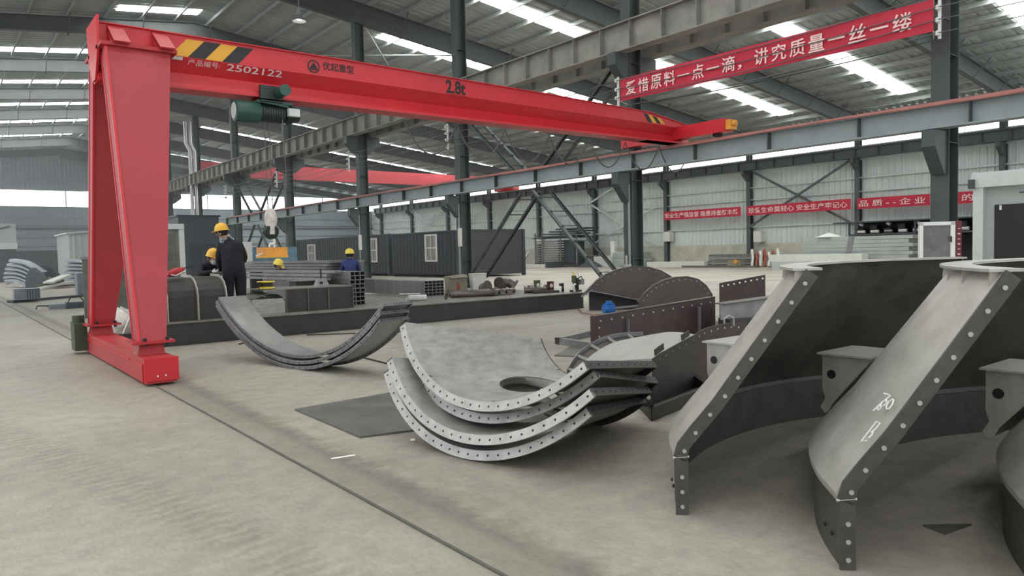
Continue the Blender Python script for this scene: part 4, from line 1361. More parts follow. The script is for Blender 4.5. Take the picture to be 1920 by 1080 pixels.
# blue drive unit
t = thing('blue_motor', 'bright blue small motor unit on the floor before the arc plates', 'motor', at(1142, 592, 16.6))
c = at(1142, 578, 16.6); c.z = 0.14
b = MB(); b.cyl(c + V((-0.13, 0.05, 0)), c + V((0.10, -0.05, 0)), 0.11, 14)
for k in range(6):
    e = c + V((-0.1 + 0.035 * k, 0.04 - 0.015 * k, 0)); b.cyl(e, e + V((0.012, -0.005, 0)), 0.125, 14)
b.build('housing', M['blue'], t)
b = MB(); b.box((c.x - 0.09, c.y - 0.1, 0), (c.x + 0.09, c.y + 0.1, 0.03)); b.build('foot', M['blue'], t)
b = MB(); b.obox(c + V((-0.02, -0.02, 0.14)), (0.06, -0.02, 0), (0.02, 0.05, 0), (0, 0, 0.035)); b.build('terminal_box', M['blue'], t)
b = MB(); b.cyl(c + V((0.10, -0.05, 0)), c + V((0.9, -0.2, 0.02)), 0.03, 8); b.build('shaft', M['tube'], t)
b = MB(); b.tube([ground(1073, 552), ground(1082, 575), ground(1090, 588), ground(1112, 592), ground(1135, 590)], 0.014, 6)
b.v = [V((p.x, p.y, max(0.014, p.z + 0.014))) for p in b.v]
tag(b.build('floor_cable', M['rust']), 'reddish cable running from the platform end to the blue motor', 'cable')

# ------------------------------------------------------------------ work platform
rnd = random.Random(5)
PZ = 0.40
t = thing('work_platform', 'long low dark steel work platform across the middle of the hall', 'platform', (8, 13.6, 0))
b = MB(); b.box((2.97, 13.5, PZ - 0.02), (12.95, 18.4, PZ)); b.build('deck', M['platformtop'], t)
b = MB(); b.box((2.97, 13.53, 0.02), (12.95, 13.56, PZ - 0.02)); b.box((2.97, 13.5, 0.0), (12.95, 13.62, 0.02)); b.build('front_beam', M['platform'], t)
b = MB(); b.box((2.97, 18.3, 0.0), (12.95, 18.34, PZ - 0.02)); b.build('back_beam', M['platform'], t)
for x in (2.97, 12.92):
    b = MB(); b.box((x, 13.56, 0.0), (x + 0.03, 18.3, PZ - 0.02)); b.build('end_beam', M['platform'], t)

# curved rib box
t = thing('ribbed_duct', 'dark welded duct section with three curved ribs, at the left end of the platform', 'duct', (3.6, 14.2, PZ))
prof = [(13.72, 0.40), (13.72, 0.82), (13.76, 0.95), (13.86, 1.07), (14.0, 1.15), (14.2, 1.20), (14.7, 1.21)]
pin = [(13.82, 0.40), (13.82, 0.82), (13.85, 0.93), (13.93, 1.03), (14.04, 1.10), (14.2, 1.14), (14.7, 1.15)]
b = MB(); b.sheet([[(x, y, z) for y, z in pin] for x in (3.0, 3.6, 4.2)], 0.012); b.build('curved_panel', M['darksteel'], t)
for x in (3.16, 3.67, 4.17):
    b = MB(); b.prism([(x, y, z) for y, z in prof] + [(x, 14.7, 0.4)], (0.016, 0, 0)); b.build('rib', M['flare'], t)
t = thing('tool_bag', 'red tool bag with white trim lying on the ribbed duct', 'bag', on_y(330, 512, 14.1))
c = on_y(330, 508, 14.1); c.z = 1.27
b = MB(); b.lathe([(0, -0.18), (0.05, -0.16), (0.075, 0), (0.055, 0.14), (0, 0.17)], c, (1, 0.2, 0.25), 10, ref=(0, 0, 1)); b.build('body', M['reddark'], t, True)
b = MB(); b.tube([c + V((-0.16, -0.06, -0.03)), c + V((-0.02, -0.075, -0.065)), c + V((0.15, -0.06, 0.02))], 0.011, 6); b.build('trim', M['white'], t)
b = MB(); b.tube([c + V((0.12, 0, 0.06)), c + V((0.3, 0.03, 0.09))], 0.012, 6); b.build('handle', M['black'], t)
b = MB(); b.cyl((3.02, 14.0, 1.2), (3.17, 14.0, 1.42), 0.012, 6)
tag(b.build('marking_stick', M['offwhite']), 'pale stick leaning on the ribbed duct beside the red gantry leg', 'stick')

# box section with ribs
t = thing('box_section', 'dark ribbed steel box section on the platform behind the ring segments', 'duct', (6.0, 14.3, PZ))
b = MB(); b.box((5.38, 14.0, PZ), (6.8, 14.02, 0.85)); b.build('side_panel', M['darksteel'], t)
b = MB(); b.box((4.95, 14.0, 0.85), (6.82, 15.0, 0.865)); b.build('top_plate', M['platformtop'], t)
b = MB(); b.sheet([[(5.38, y, z) for y in (14.0, 15.0)] for z in (0.4,)] + [[(x, y, z) for y in (14.0, 15.0)] for x, z in ((5.37, 0.62), (5.32, 0.72), (5.22, 0.78), (5.05, 0.80), (4.75, 0.70))], 0.012); b.build('curved_end', M['plate'], t, True)
b = MB(); b.box((4.72, 14.0, PZ), (5.36, 14.015, 0.69)); b.build('end_panel', M['steel'], t)
for x in (5.38, 5.83, 6.26, 6.8):
    b = MB(); b.box((x - 0.008, 13.96, PZ), (x + 0.008, 14.0, 0.85)); b.build('rib', M['plate'], t)
t = thing('cable_reel', 'yellow cable reel with black handle standing on the box section', 'reel', on_y(500, 545, 14.4))
c = on_y(499, 540, 14.3); c.z = 0.875
b = MB(); b.lathe([(0, 0), (0.13, 0), (0.14, 0.01), (0.13, 0.02), (0.075, 0.03), (0.075, 0.09), (0.13, 0.10), (0.14, 0.11), (0.13, 0.12), (0.03, 0.125), (0, 0.125)], c, (0, 0, 1), 20); b.v = [c + (q - c) * 1.25 for q in b.v]; b.build('drum', M['helmetlemon'], t, True)
b = MB(); b.lathe([(0.078, 0.035), (0.10, 0.045), (0.10, 0.08), (0.078, 0.09)], c, (0, 0, 1), 18); b.v = [c + (q - c) * 1.25 for q in b.v]; b.build('wound_cable', M['black'], t, True)
b = MB(); b.tube([c + V((-0.16, -0.05, 0.0)), c + V((-0.17, -0.05, 0.1)), c + V((-0.12, -0.03, 0.15)), c + V((0.0, 0, 0.15))], 0.01, 6); b.build('handle', M['black'], t)
t = thing('magnetic_clamp', 'grey workshop clamp with upright black lever on the box section', 'clamp', (6.2, 14.5, 0.87))
c = on_y(602, 530, 14.5); c.z = 0.865
b = MB(); b.hexa([c + V((-0.14, -0.08, 0)), c + V((0.16, -0.08, 0)), c + V((0.16, 0.08, 0)), c + V((-0.14, 0.08, 0)), c + V((-0.09, -0.05, 0.14)), c + V((0.08, -0.05, 0.17)), c + V((0.08, 0.05, 0.17)), c + V((-0.09, 0.05, 0.14))]); b.build('body', M['tube'], t)
b = MB(); b.cyl(c + V((0, 0, 0.15)), c + V((0, 0, 0.36)), 0.017, 8); b.build('lever', M['black'], t)
b = MB(); b.cyl(c + V((-0.03, -0.07, 0.07)), c + V((-0.03, -0.1, 0.07)), 0.03, 10); b.build('knob', M['black'], t)


# ------------------------------------------------------------------ stacks of square tube
def square_tube(name, p, q, w, h, wall, m):
    b = MB()
    p, q = V(p), V(q)
    d = (q - p).normalized(); s = d.cross(V((0, 0, 1))).normalized(); u = s.cross(d)
    def ring(c, k):
        return [c - s * (w / 2 - k) - u * (h / 2 - k), c + s * (w / 2 - k) - u * (h / 2 - k), c + s * (w / 2 - k) + u * (h / 2 - k), c - s * (w / 2 - k) + u * (h / 2 - k)]
    vs = ring(p, 0) + ring(q, 0) + ring(p, wall) + ring(q, wall)
    fs = []
    for k in range(4):
        k2 = (k + 1) % 4
        fs += [(k, k2, 4 + k2, 4 + k), (8 + k2, 8 + k, 12 + k, 12 + k2), (k2, k, 8 + k, 8 + k2), (4 + k, 4 + k2, 12 + k2, 12 + k)]
    b.add(vs, fs)
    return b.build(name, m, base=p)


def tube_stack(x0, y0, z0, nx, nz, w, h, length, group, where, jitter=0.0, m=None):
    proto = None
    for r in range(nz):
        for c in range(nx):
            p = V((x0 + (c + 0.5) * w, y0 + rnd.uniform(-jitter, jitter), z0 + (r + 0.5) * h))
            if proto is None:
                proto = square_tube('square_tube', p, p + V((0, length, 0)), w - 0.004, h - 0.003, 0.008, m or M['tube'])
                o = proto
            else:
                o = proto.copy(); col.objects.link(o); o.location = p
            rows = ['bottom', 'second', 'third', 'fourth', 'fifth', 'sixth', 'seventh', 'eighth'][r] if r < nz - 1 else 'top'
            cols = ['first', 'second', 'third', 'fourth', 'fifth', 'sixth'][c]
            tag(o, 'square steel tube, %s from left, %s layer of %s' % (cols, rows, where), 'tube', group)


tube_stack(9.72, 15.92, PZ, 5, 5, 0.116, 0.078, 5.6, 'square tubes of the low bundle', 'low bundle by the carton', 0.004)
tube_stack(7.06, 14.62, PZ + 0.0, 3, 8, 0.115, 0.092, 5.4, 'square tubes of the tall stack', 'tall stack', 0.02)
# long bent channels on top of and beside the tall stack
for k, (x, y0, z, L, lab) in enumerate(((6.75, 15.1, 0.98, 5.6, 'long bent steel channel, lowest of the three left of the tall tube stack'), (6.85, 15.2, 1.06, 5.6, 'long bent steel channel, middle of the three left of the tall tube stack'), (6.95, 15.0, 1.14, 5.4, 'long bent steel channel, topmost of the three left of the tall tube stack'))):
    b = MB()
    pts = [V((x - 0.25 * math.sin(PI * f) * 0.6 - 0.3 * f, y0 + L * f, z)) for f in [q / 8 for q in range(9)]]
    for i in range(8):
        b.bar(pts[i], pts[i + 1], 0.16, 0.055)
    tag(b.build('bent_channel', M['tube']), lab, 'channel', 'bent channels')
t = thing('support_block', 'dark steel support block under the bent channels', 'block', (6.6, 15.6, PZ))
b = MB(); b.box((6.2, 15.5, PZ), (6.98, 15.9, 0.95)); b.build('block', M['darksteel'], t)
b = MB(); b.box((6.15, 15.45, 0.945), (6.99, 15.95, 0.955)); b.build('top_pad', M['tube'], t)
# far stack of flat channels
for k in range(4):
    z = 1.02 + 0.085 * k
    b = MB(); b.box((8.6 + 0.05 * k, 19.6 - 0.1 * k, z), (9.9 - 0.04 * k, 27.0, z + 0.07))
    tag(b.build('flat_channel', M['tube']), ['lowest', 'second lowest', 'second highest', 'topmost'][k] + ' flat channel of the far stack between the two helmeted workers', 'channel', 'flat channels of the far stack')
for y in (20.5, 25.5):
    b = MB(); b.box((8.6, y, 0), (9.9, y + 0.15, 1.02))
    tag(b.build('trestle', M['darksteel']), 'dark trestle under the %s end of the far channel stack' % ('near' if y < 22 else 'far'), 'trestle')

# ------------------------------------------------------------------ things on the platform, right half
def bent_pipe(label, pts, r, flange=True):
    t = thing('flanged_pipe', label, 'pipe', pts[0], 'pipe bends on the platform')
    b = MB(); b.tube(pts, r, 12); b.build('pipe', M['oldpipe'], t, True)
    if flange:
        for p, q in ((pts[0], pts[1]), (pts[-1], pts[-2])):
            p, q = V(p), V(q); d = (q - p).normalized()
            b = MB(); b.cyl(p - d * 0.012, p + d * 0.02, r * 1.55, 14); b.build('flange', M['oldpipe'], t)


def arc_pts(c, rad, a0, a1, z, n=8, dz=0.0):
    return [V((c[0] + rad * math.cos(math.radians(a0 + (a1 - a0) * k / n)), c[1] + rad * math.sin(math.radians(a0 + (a1 - a0) * k / n)), z + dz * k / n)) for k in range(n + 1)]


z = PZ + 0.085
bent_pipe('nearest pipe bend of the pile, its open flange facing left', [V((9.75, 14.75, z)), V((9.95, 14.62, z)), V((10.2, 14.5, z)), V((10.5, 14.45, z)), V((10.8, 14.5, z))], 0.075)
bent_pipe('long pipe behind the nearest pipe bend', [V((9.9, 15.1, z)), V((10.3, 15.0, z)), V((10.8, 14.95, z)), V((11.2, 14.9, z))], 0.07)
for k in range(4):
    bent_pipe('%s of four short pipe bends lying side by side in the pile' % ['first', 'second', 'third', 'last'][k], arc_pts((11.05 + 0.22 * k, 14.35, 0), 0.42, 165, 95, z + 0.0, 6), 0.07, False)
bent_pipe('pipe bend at the right end of the pile', [V((11.9, 14.6, z)), V((12.1, 14.42, z)), V((12.4, 14.4, z)), V((12.6, 14.55, z))], 0.07)
bent_pipe('thick pipe elbow rising behind the pile', arc_pts((11.75, 15.8, 0), 0.25, 200, 80, PZ + 0.13, 6), 0.12)
bent_pipe('thick round pipe elbow standing highest at the back of the pile', [V((12.1, 15.9, PZ + 0.2)), V((12.25, 15.95, PZ + 0.24)), V((12.42, 15.9, PZ + 0.22)), V((12.5, 15.8, PZ + 0.13))], 0.13)
t = thing('pipe_fitting', 'pale pipe stub with a crossbar handle on the platform before the low tube bundle', 'pipe', (9.0, 14.7, PZ))
b = MB(); b.cyl((8.55, 14.75, PZ + 0.07), (8.95, 14.6, PZ + 0.07), 0.07, 14); b.build('stub', M['paleframe'], t)
b = MB(); b.lathe([(0, 0), (0.062, 0)], (8.955, 14.598, PZ + 0.07), (0.94, -0.35, 0), 14, ref=(0, 0, 1)); b.build('opening', M['black'], t)  # black disc paints the shade inside the stub's open end
b = MB(); b.bar((8.3, 14.7, PZ + 0.18), (8.75, 14.55, PZ + 0.17), 0.06, 0.015); b.bar((8.45, 14.7, PZ + 0.01), (8.55, 14.66, PZ + 0.17), 0.02, 0.02); b.build('crossbar', M['offwhite'], t)
b = MB(); b.lathe([(0.05, -0.012), (0.075, -0.012), (0.075, 0.012), (0.05, 0.012), (0.05, -0.012)], (9.33, 14.35, PZ + 0.08), (0.6, -0.78, 0), 16, ref=(0, 0, 1))
tag(b.build('steel_ring', M['darksteel']), 'small dark steel ring standing on the platform edge', 'ring')

t = thing('carton', 'brown crumpled cardboard carton right of the low tube bundle', 'box', (11.4, 17.2, PZ))
b = MB(); b.hexa([(11.2, 17.05, PZ), (11.75, 16.95, PZ), (11.85, 17.3, PZ), (11.3, 17.4, PZ), (11.18, 17.0, 0.83), (11.72, 16.93, 0.86), (11.86, 17.3, 0.87), (11.28, 17.42, 0.83)]); b.build('body', M['carton'], t)
b = MB(); b.prism([(11.18, 17.0, 0.83), (11.72, 16.93, 0.86), (11.70, 16.85, 0.80), (11.2, 16.92, 0.78)], (0, 0.004, 0.004)); b.build('flap', M['carton'], t)
b = MB(); b.box((11.42, 16.985, 0.45), (11.52, 16.995, 0.68)); b.build('label', M['rust'], t)
t = thing('white_box', 'white box standing on the platform at the foot of the column', 'box', (12.1, 17.2, PZ))
b = MB(); b.hexa([(11.98, 17.0, PZ), (12.4, 16.95, PZ), (12.5, 17.25, PZ), (12.1, 17.3, PZ), (11.95, 17.0, 0.85), (12.42, 16.95, 0.85), (12.52, 17.25, 0.85), (12.05, 17.3, 0.85)]); b.build('body', M['offwhite'], t)
b = MB(); b.hexa([(11.94, 16.99, 0.85), (12.43, 16.94, 0.85), (12.53, 17.26, 0.85), (12.04, 17.31, 0.85), (11.94, 16.99, 0.88), (12.43, 16.94, 0.88), (12.53, 17.26, 0.88), (12.04, 17.31, 0.88)]); b.build('lid', M['offwhite'], t)
b = MB(); c = V((11.72, 15.1, PZ)); b.lathe([(0, 0.12), (0.07, 0.10), (0.13, 0.04), (0.15, 0.0)], c, (0, 0, 1), 9)
tag(b.build('plastic_wrap', M['junk']), 'crumpled pale plastic wrap before the white box', 'plastic')


def bearing(label, c, w, h, m):
    t = thing('bearing_block', label, 'bearing block', c)
    c = V(c)
    b = MB(); b.box((c.x - w / 2, c.y - 0.04, c.z + 0.04), (c.x + w / 2, c.y + 0.04, c.z + h)); b.build('housing', m, t)
    b = MB(); b.box((c.x - w * 0.75, c.y - 0.06, c.z), (c.x + w * 0.75, c.y + 0.06, c.z + 0.05)); b.build('foot', m, t)
    b = MB(); b.lathe([(0, 0), (0.03, 0), (0.032, 0.012), (0.052, 0.012), (0.055, 0)], (c.x, c.y - 0.041, c.z + h * 0.6), (0, -1, 0), 16); b.build('bore', M['bolt'], t)


c = on_y(1007, 540, 14.6); bearing('olive green bearing block standing on the platform', (c.x, 14.6, PZ), 0.16, 0.32, M['greenblock'])
c = on_y(1032, 545, 14.45); bearing('maroon bearing block standing right of the olive one', (c.x, 14.45, PZ), 0.17, 0.28, M['maroonblock'])
c = on_y(994, 540, 14.6); bearing('grey bearing block standing left of the olive one', (c.x, 14.6, PZ), 0.12, 0.2, M['tube'])
b = MB(); c0 = on_y(1000, 549, 14.3); c1 = on_y(1042, 547, 14.2); b.bar((c0.x, 14.3, PZ + 0.03), (c1.x, 14.15, PZ + 0.03), 0.25, 0.06)
tag(b.build('base_plate', M['darksteel']), 'dark slab lying in front of the bearing blocks', 'plate')
c = on_y(1053, 545, 14.3)
t = thing('caster_wheel', 'small caster wheel on the platform right of the bearing blocks', 'wheel', (c.x, 14.3, PZ))
b = MB(); b.cyl((c.x - 0.02, 14.28, PZ + 0.085), (c.x + 0.03, 14.24, PZ + 0.085), 0.085, 16); b.build('tyre', M['black'], t)
b = MB(); b.cyl((c.x - 0.015, 14.27, PZ + 0.085), (c.x - 0.03, 14.285, PZ + 0.085), 0.04, 12); b.build('hub', M['bolt'], t)
b = MB(); b.box((c.x - 0.07, 14.24, PZ + 0.15), (c.x + 0.03, 14.32, PZ + 0.22)); b.build('bracket', M['darksteel'], t)
c = on_y(1080, 548, 13.9)
t = thing('drill_unit', 'upright black drilling unit with hoses at the right end of the platform', 'drill', (c.x, 13.9, PZ))
b = MB(); b.box((c.x - 0.13, 13.8, PZ), (c.x + 0.11, 14.0, PZ + 0.05)); b.build('base', M['darksteel'], t)
b = MB(); b.cyl((c.x, 13.9, PZ + 0.05), (c.x, 13.9, PZ + 0.36), 0.08, 14); b.build('motor', M['black'], t)
b = MB(); b.box((c.x - 0.10, 13.85, PZ + 0.24), (c.x - 0.02, 13.95, PZ + 0.42)); b.build('gear_housing', M['greenblock'], t)
b = MB(); b.box((c.x + 0.13, 13.86, PZ + 0.18), (c.x + 0.27, 13.96, PZ + 0.32)); b.build('switch_box', M['tube'], t)
b = MB(); b.tube([(c.x - 0.06, 13.9, PZ + 0.42), (c.x + 0.02, 13.9, PZ + 0.5), (c.x + 0.1, 13.9, PZ + 0.46), (c.x + 0.1, 13.9, PZ + 0.33)], 0.012, 6); b.build('hose', M['offwhite'], t)
b = MB(); b.tube([(c.x + 0.06, 13.85, PZ + 0.36), (c.x + 0.15, 13.85, PZ + 0.4), (c.x + 0.2, 13.85, PZ + 0.3)], 0.012, 6); b.build('hose', M['black'], t)
b = MB(); b.tube([(c.x - 0.16, 13.78, PZ + 0.01), (c.x - 0.18, 13.8, PZ + 0.16), (c.x - 0.12, 13.82, PZ + 0.2), (c.x - 0.08, 13.84, PZ + 0.2)], 0.03, 8); b.build('bent_handle', M['offwhite'], t)
b = MB(); b.cyl((c.x - 0.07, 13.9, PZ + 0.42), (c.x - 0.1, 13.9, PZ + 0.54), 0.02, 8); b.build('chuck', M['helmetlemon'], t)

# ------------------------------------------------------------------ cabins made from containers
def container(name, label, x0, x1, y0, y1, h, wins, group=None):
    t = thing(name, label, 'container', ((x0 + x1) / 2, y0, 0), group)
    r = ribbed((x0, y0 + 0.15, 0), (0, 1, 0), None, y1 - y0 - 0.3, 0.16, h - 0.14, 0.42, 0.07, (1, 0, 0))
    b = MB(); b.sheet(r, 0.01); b.build('side_wall', M['container'], t)
    b = MB(); b.box((x0 + 0.1, y0 + 0.03, 0.12), (x1 - 0.1, y0 + 0.06, h - 0.1)); b.build('end_wall', M['containerend'], t)
    b = MB(); b.box((x0 + 0.1, y1 - 0.06, 0.12), (x1 - 0.1, y1 - 0.03, h - 0.1)); b.build('end_wall', M['containerend'], t)
    b = MB(); b.box((x1 - 0.05, y0 + 0.1, 0.12), (x1, y1 - 0.1, h - 0.1)); b.build('side_wall', M['container'], t)
    b = MB(); b.box((x0, y0, h - 0.12), (x1, y1, h - 0.02)); b.build('roof', M['container'], t)
    for x in (x0, x1 - 0.16):
        for y in (y0, y1 - 0.16):
            b = MB(); b.box((x - 0.01, y - 0.01, 0), (x + 0.17, y + 0.17, h)); b.build('corner_post', M['container'], t)
    for (yy, zz, w_, h_) in wins:
        b = MB()
        b.box((x0 - 0.05, yy - w_ / 2, zz), (x0 - 0.03, yy + w_ / 2, zz + h_))
        w = b.build('window', M['screen'], t)
        f = MB()
        for s in (-1, 1):
            f.box((x0 - 0.09, yy + s * w_ / 2 - 0.06, zz - 0.05), (x0 - 0.03, yy + s * w_ / 2 + 0.06, zz + h_ + 0.05))
        f.box((x0 - 0.09, yy - w_ / 2, zz - 0.06), (x0 - 0.03, yy + w_ / 2, zz + 0.03)); f.box((x0 - 0.09, yy - w_ / 2, zz + h_ - 0.03), (x0 - 0.03, yy + w_ / 2, zz + h_ + 0.06))
        f.build('window_frame', M['white'], w)
        g_ = MB()
        g_.box((x0 - 0.075, yy - w_ / 2, zz + h_ * 0.48), (x0 - 0.06, yy + w_ / 2, zz + h_ * 0.53))
        for k in range(1, 8):
            q = yy - w_ / 2 + w_ * k / 8
            wd = 0.03 if k == 4 else 0.014
            g_.box((x0 - 0.075, q - wd, zz), (x0 - 0.06, q + wd, zz + h_))
        g_.build('window_bars', M['white'], w)
    return t


container('container_cabin', 'dark corrugated container cabin with a white barred window, nearest the ladder brace', 24.0, 28.6, 34.95, 43.3, 2.82, [(38.35, 1.02, 1.25, 1.55)], 'dark container cabins')
container('container_cabin', 'dark corrugated container cabin behind the worker in the blue jacket', 24.0, 28.6, 43.75, 60.5, 2.86, [(46.0, 1.0, 1.3, 1.55), (56.4, 1.05, 1.4, 1.3)], 'dark container cabins')
t = thing('dark_cabin', 'tall near-black cabin in the haze behind the tall worker', 'cabin', (14, 48, 0))
b = MB(); b.box((11.9, 48.0, 0), (14.3, 53.6, 4.1)); b.build('body', M['charcoal'], t)
b = MB(); b.box((11.8, 47.9, 4.1), (14.4, 53.7, 4.2)); b.build('roof', M['container'], t)
for x in (12.5, 13.3):
    b = MB(); b.box((x, 47.97, 0.1), (x + 0.7, 48.0, 2.4)); b.build('door', M['container'], t)
t = thing('pale_cabinet', 'tall pale-framed cabinet standing right behind the red gantry leg', 'cabinet', (5.6, 25, 0))
b = MB(); b.box((4.7, 25.05, 0), (6.2, 27, 2.45)); b.build('body', M['platformtop'], t)
b = MB(); b.box((6.2, 25.0, 0), (6.36, 27, 2.6)); b.build('post', M['paleframe'], t)
b = MB(); b.box((4.6, 24.98, 2.45), (6.36, 27.02, 2.62)); b.build('top_panel', M['paleframe'], t)
for x in (4.95, 5.6):
    b = MB(); b.box((x, 25.02, 0.1), (x + 0.5, 25.05, 2.3)); b.build('door', M['plate'], t)
t = thing('pale_shed', 'pale ribbed shed left of the red gantry leg, far back', 'shed', (9, 60, 0))
r = ribbed((7.6, 60.0, 0), (1, 0, 0), None, 4.0, 0, 3.5, 0.4, 0.05, (0, -1, 0))
b = MB(); b.sheet(r, 0.02); b.build('front_wall', M['palepanel'], t)
r = ribbed((7.6, 60.0, 0), (0, 1, 0), None, 6.0, 0, 3.45, 0.4, 0.05, (-1, 0, 0))
b = MB(); b.sheet(r, 0.02); b.build('side_wall', M['palepanel'], t)
b = MB(); b.prism([(7.4, 59.8, 3.45), (11.8, 59.8, 3.75), (11.8, 59.8, 3.85), (7.4, 59.8, 3.55)], (0, 6.4, 0)); b.build('roof', M['paleframe'], t)
t = thing('pale_booth', 'pale booth with a dark lower half at the far left edge', 'booth', (2.5, 70, 0))
b = MB(); b.box((0.5, 70, 2.6), (5.25, 74, 4.6)); b.build('upper_body', M['palepanel'], t)
b = MB(); b.box((0.55, 70.05, 0), (5.2, 74, 2.6)); b.build('lower_body', M['charcoal'], t)
b = MB(); b.bar((0.6, 69.95, 3.1), (4.9, 69.95, 4.4), 0.06, 0.14); b.build('brace', M['rafter'], t)
b = MB(); b.box((0.5, 69.9, 2.6), (5.3, 70, 3.1)); b.build('sill', M['paleframe'], t)

# ------------------------------------------------------------------ left side clutter
def nth(k, n):
    w = ['bottom', 'second lowest', 'third lowest', 'fourth lowest', 'fourth highest', 'third highest', 'second highest', 'topmost']
    return w[k] if k < n / 2 else w[8 - (n - k)]


# nested curved sheets, seen along their stepped edges
def sheet_pile(n, left, right, mid, depth, labels, group):
    for k in range(n):
        (xa, ya), (xb, yb) = left(k), right(k)
        xm, ym = (xa + xb) / 2 + mid[0], (ya + yb) / 2 + mid[1]
        lo = smooth([at(xa, ya, depth), at(xm, ym, depth - 1.2), at(xb, yb, depth - 2.0)], 8)
        hi = [p + V((0.10, 0.18, 0.16)) for p in lo]
        back = [p + V((0.3, 0.55, 0.03)) for p in hi]
        if min(p.z for p in lo) < 0:
            d = -min(p.z for p in lo)
            lo, hi, back = [[p + V((0, 0, d)) for p in q] for q in (lo, hi, back)]
        b = MB(); b.sheet([lo, [p.lerp(q, 0.5) + V((-0.03, -0.04, 0.02)) for p, q in zip(lo, hi)], hi, back], 0.03)
        tag(b.build('curved_sheet', M['galv'], None, True), labels(k), 'curved sheet', group)


sheet_pile(8, lambda k: (14 - 9 * math.sin(PI * (k + 0.5) / 9) + 1.6 * max(0, k - 3), 546 - 7.9 * k), lambda k: (50 + 4.0 * k, 552 - 5.2 * k), (-2, -7), 45.5,
           lambda k: '%s curved sheet of the leaning stack at the far left edge' % nth(k, 8), 'curved sheets at the far left')
sheet_pile(7, lambda k: (124 - 5 * math.sin(PI * (k + 0.5) / 8), 534 - 7.2 * k), lambda k: (176, 534 - 6.0 * k), (0, -2), 48,
           lambda k: '%s curved sheet of the stack just left of the gantry leg' % nth(k, 7), 'curved sheets left of the gantry leg')
t = thing('foam_block', 'dark angular block leaning on the right side of the far left panel stack', 'block', (4.2, 43.5, 0))
pp = [at(48, 549, 42), at(48, 518, 42), at(58, 502, 42), at(72, 512, 42), at(88, 528, 42), at(72, 549, 42)]
b = MB(); b.prism([V((p.x, p.y, max(0, p.z))) for p in pp], (0.3, 0.9, 0)); b.build('block', M['charcoal'], t)
t = thing('finned_block', 'galvanised block with upright fins on a dark beam at the left', 'block', (2.7, 33.3, 0.08))
b = MB(); b.box((2.33, 33.2, 0.1), (3.15, 33.9, 0.52)); b.build('body', M['galv'], t)
for k in range(5):
    b = MB(); b.box((2.72 + 0.09 * k, 33.15, 0.1), (2.75 + 0.09 * k, 33.2, 0.5)); b.build('fin', M['charcoal'], t)
b = MB(); b.bar((2.2, 33.4, 0.05), (5.6, 36.3, 0.05), 0.3, 0.1)
tag(b.build('floor_beam', M['charcoal']), 'dark beam on the floor under the finned block', 'beam')
t = thing('steel_cube', 'grey steel box peeking out left of the gantry leg', 'block', (5.4, 36.9, 0))
b = MB(); b.box((4.85, 36.6, 0.0), (5.7, 37.3, 0.95)); b.build('body', M['galv'], t)
b = MB(); b.box((4.82, 36.57, 0.95), (5.73, 37.33, 0.99)); b.build('lid', M['galv'], t)
for k, (p, q, w, m, lab) in enumerate((((75, 558), (135, 528), 0.35, 'offwhite', 'pale plank in the scrap heap left of the gantry leg'), ((90, 530), (125, 516), 0.5, 'offwhite', 'pale sheet at the back of the scrap heap'), ((70, 540), (100, 520), 0.4, 'greenpaint', 'dark green plank in the scrap heap'), ((112, 552), (160, 548), 0.35, 'maroonblock', 'brown beam in the scrap heap'), ((100, 520), (118, 540), 0.25, 'charcoal', 'dark rod leaning over the scrap heap'))):
    a, c = at(*p, 40 + k * 0.6), at(*q, 43 + k * 0.6)
    a.z = max(a.z, 0.08 + 0.02 * k); c.z = max(c.z, 0.08)
    b = MB(); b.bar(a, c, w, 0.1)
    tag(b.build('scrap_plank', M[m]), lab, 'scrap', 'scrap heap at left')
b = MB(); b.prism([at(65, 500, 46), at(90, 497, 46), at(118, 520, 46), V((at(118, 520, 46).x, at(118, 520, 46).y, 0)), V((at(65, 500, 46).x, at(65, 500, 46).y, 0))], (0.1, 0.3, 0))
tag(b.build('leaning_sheet', M['charcoal']), 'dark panel leaning between the two curved panel stacks', 'panel')
t = thing('floor_grinder', 'grey and black power tool lying on the floor left of the gantry leg', 'tool', (3, 26.8, 0))
a, c = ground(92, 580), ground(150, 582)
b = MB(); b.box((a.x, a.y - 0.2, 0), (a.x + 0.45, a.y + 0.25, 0.16)); b.build('body', M['galv'], t)
b = MB(); b.box((a.x + 0.45, a.y - 0.35, 0), (a.x + 0.95, a.y + 0.1, 0.2)); b.build('motor', M['charcoal'], t)
b = MB(); b.tube([(a.x - 0.35, a.y, 0.03), (a.x - 0.3, a.y + 0.1, 0.12), (a.x - 0.1, a.y, 0.12), (a.x, a.y, 0.1)], 0.02, 6); b.build('handle', M['black'], t)
b = MB(); b.tube([(a.x + 0.5, a.y - 0.2, 0.2), (a.x + 0.6, a.y - 0.2, 0.38), (a.x + 0.85, a.y - 0.2, 0.36), (a.x + 0.95, a.y - 0.2, 0.2)], 0.02, 6); b.build('carry_loop', M['black'], t)
